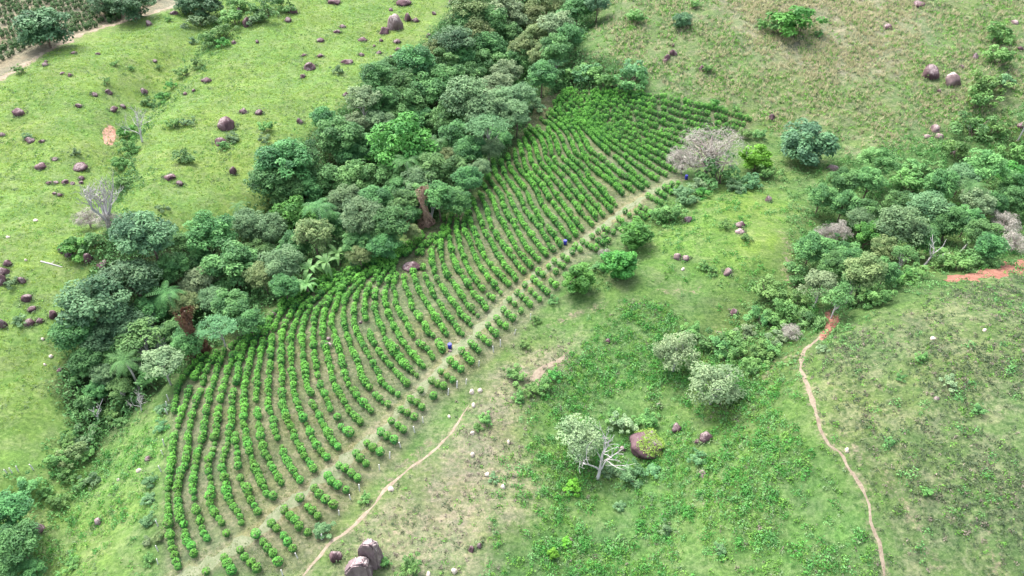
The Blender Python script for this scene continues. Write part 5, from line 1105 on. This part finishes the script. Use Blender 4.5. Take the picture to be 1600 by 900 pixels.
def split_rock():
    P, t = hit([(562, 900)]); s = t[0] / FOC
    root = bpy.data.objects.new('split_rock', None); COL.objects.link(root); root.location = P[0]
    def slab(w_, d_, h_, seed):
        from mathutils import noise as mn
        q = [(-.5, -.42, -.1), (.5, -.46, -.1), (.52, .5, -.1), (-.5, .5, -.1), (-.46, -.34, .70), (-.16, -.26, .97), (.30, -.28, 1.0), (.44, -.30, .72), (.40, .38, .72), (-.40, .3, .62), (.05, .36, .92)]
        bm = bmesh.new()
        for x, y, z in q: bm.verts.new((x * w_, y * d_, z * h_))
        bmesh.ops.convex_hull(bm, input=bm.verts[:])
        bmesh.ops.bevel(bm, geom=bm.edges[:], offset=0.06 * w_, segments=2, affect='EDGES')
        bmesh.ops.triangulate(bm, faces=bm.faces[:])
        bmesh.ops.subdivide_edges(bm, edges=bm.edges[:], cuts=3, use_grid_fill=True)
        bm.normal_update()
        for v in bm.verts: v.co += v.normal * (mn.noise(v.co * 0.8 + Vector((seed, 0, 0))) * 0.07 + mn.noise(v.co * 2.6) * 0.03) * w_ * 0.6
        me = bpy.data.meshes.new('slab'); bm.to_mesh(me); bm.free(); me.materials.append(SLABM); return me
    obj('slab', slab(40 * s, 30 * s, 46 * s, 1), root, (0, 0, 0), 0.12)
    obj('slab', slab(34 * s, 26 * s, 62 * s, 5), root, (15 * s, 24 * s, 0), -0.15)
    tag(root, 'big split purplish rock with pale top edges at the bottom edge', 'boulder', 'boulders strewn over the slopes')
split_rock()
def capped():
    P, t = hit([(1012, 702)]); s = t[0] / FOC
    root = bpy.data.objects.new('grass_capped_boulder', None); COL.objects.link(root); root.location = P[0]
    rme = rock_mesh(990, ROCK, 4, 0.7); R_ = np.array([56 * s, 50 * s, 40 * s])
    obj('rock', rme, root, (0, 0, 1.0), 0.0, R_)
    co = np.zeros(len(rme.vertices) * 3, np.float32); rme.vertices.foreach_get('co', co); co = co.reshape(-1, 3)
    nn = np.array([v.normal[:] for v in rme.vertices])
    top = co[(nn[:, 2] > 0.35) & (co[:, 0] > -0.22 + 0.15 * np.sin(co[:, 1] * 9))]
    rng = np.random.default_rng(5); n = 2200
    P_ = top[rng.integers(0, len(top), n)] * R_ + np.array([0, 0, 1.0]) + rng.normal(size=(n, 3)) * np.array([0.22, 0.22, 0.06])
    V, F = leaves(P_, rng.normal(size=(n, 3)) * 0.5 + np.array([0, -0.2, 1]), 0.17 * rng.uniform(0.6, 1.2, n), 0.45, 0.2, rng)
    o = obj('grass_cap', make_mesh('grass_cap', V, F, G_PAST, None, False, {'tint': ('FLOAT', np.full(len(V), 0.4))}), root)
    tag(root, 'big dark boulder capped with bright green grass on the lower middle slope', 'boulder', 'boulders strewn over the slopes')
capped()
# fallen log on the left pasture
def log():
    P, _ = hit([(64, 409), (80, 413), (98, 418)]); mb = MB(); pts = P + np.array([0, 0, 0.12])
    mb.tube(pts, [0.22, 0.16, 0.08], 7); mb.tube([pts[1], pts[1] + np.array([0.6, 1.2, 0.3])], [0.08, 0.03], 5)
    tag(obj('fallen_log', mb.mesh('fallen_log', DEADBARK)), 'thin bleached fallen log on the left pasture grass', 'log')
log()

# ------------------------------------------------------------------ fence posts
pm = bark_mat('post_wood', (0.45, 0.43, 0.42), (0.70, 0.68, 0.68))
def post_mesh():
    mb = MB(); mb.tube([(0, 0, -0.3), (0.01, 0, 0.8), (0, 0.01, 1.62)], [0.10, 0.095, 0.085], 8); return mb.mesh('fence_post', pm)
PMESH = post_mesh()
POSTS = {'lower right edge of the coffee': [(442,896),(465,869),(503,840),(530,802),(548,778),(562,764),(593,731),(609,713),(626,696),(648,673),(661,657),(700,614),(714,603),(728,597),(748,569),(771,547),(782,538),(804,519),(829,496)],
         'left edge of the coffee': [(247,878),(247,858),(247,819),(252,734),(255,708),(257,693),(262,644),(261,634),(264,623)],
         'left pasture above the bottom-left trees': [(12,738),(19,736),(29,734),(52,731)]}
for side, pts in POSTS.items():
    P, t = hit([(p[0], p[1] + 3) for p in pts])
    for i, p in enumerate(P):
        o = obj('fence_post', PMESH, None, p, RNG.uniform(0, 6.28), RNG.uniform(0.9, 1.15)); o.rotation_euler = (RNG.normal() * 0.07, RNG.normal() * 0.07, RNG.uniform(0, 6.28))
        tag(o, f'weathered whitish fence post, {ordn(i + 1)} from the ' + ('left' if 'pasture' in side else 'bottom') + f' along the {side}', 'fence post', 'fence posts around the field')
# ------------------------------------------------------------------ blue plastic drums beside the track
bmat, bnt, bb = new_mat('drum_plastic_blue'); bb.inputs['Base Color'].default_value = (0.03, 0.035, 0.26, 1); bb.inputs['Roughness'].default_value = 0.4
lmat, lnt, lb = new_mat('drum_lid_blue'); lb.inputs['Base Color'].default_value = (0.10, 0.10, 0.50, 1); lb.inputs['Roughness'].default_value = 0.45
def lathe(prof, n=20):
    V = []; Q = []
    ang = np.linspace(0, 2 * np.pi, n, endpoint=False)
    for r, z in prof: V += [(math.cos(a) * r, math.sin(a) * r, z) for a in ang]
    for i in range(len(prof) - 1):
        for k in range(n): Q.append((i * n + k, i * n + (k + 1) % n, (i + 1) * n + (k + 1) % n, (i + 1) * n + k))
    return np.array(V), np.array(Q)
dV, dQ = lathe([(0.02, 0), (0.40, 0), (0.46, 0.08), (0.46, 0.42), (0.49, 0.46), (0.46, 0.50), (0.46, 0.86), (0.49, 0.90), (0.46, 0.94), (0.45, 1.22), (0.38, 1.3), (0.02, 1.3)])
lV, lQ = lathe([(0.40, 1.26), (0.43, 1.27), (0.43, 1.36), (0.36, 1.38), (0.30, 1.36), (0.02, 1.36)])
dm = make_mesh('drum', dV, dQ, bmat, None, True); lm_ = make_mesh('lid', lV, lQ, lmat, None, True)
for (px, py), lab in (((703, 544), 'blue plastic drum at a coffee row end, lowest of three by the track'), ((883, 382), 'blue plastic drum where coffee rows meet the track, middle of three'), ((1072, 280), 'blue plastic drum on grass under the leafless tree, highest of three')):
    P, t = hit([(px, py)])
    root = bpy.data.objects.new('drum', None); COL.objects.link(root); root.location = P[0]; root.scale = (0.92, 0.92, 0.92)
    obj('body', dm, root); obj('lid', lm_, root); tag(root, lab, 'drum', 'blue drums by the track')
write_labels()
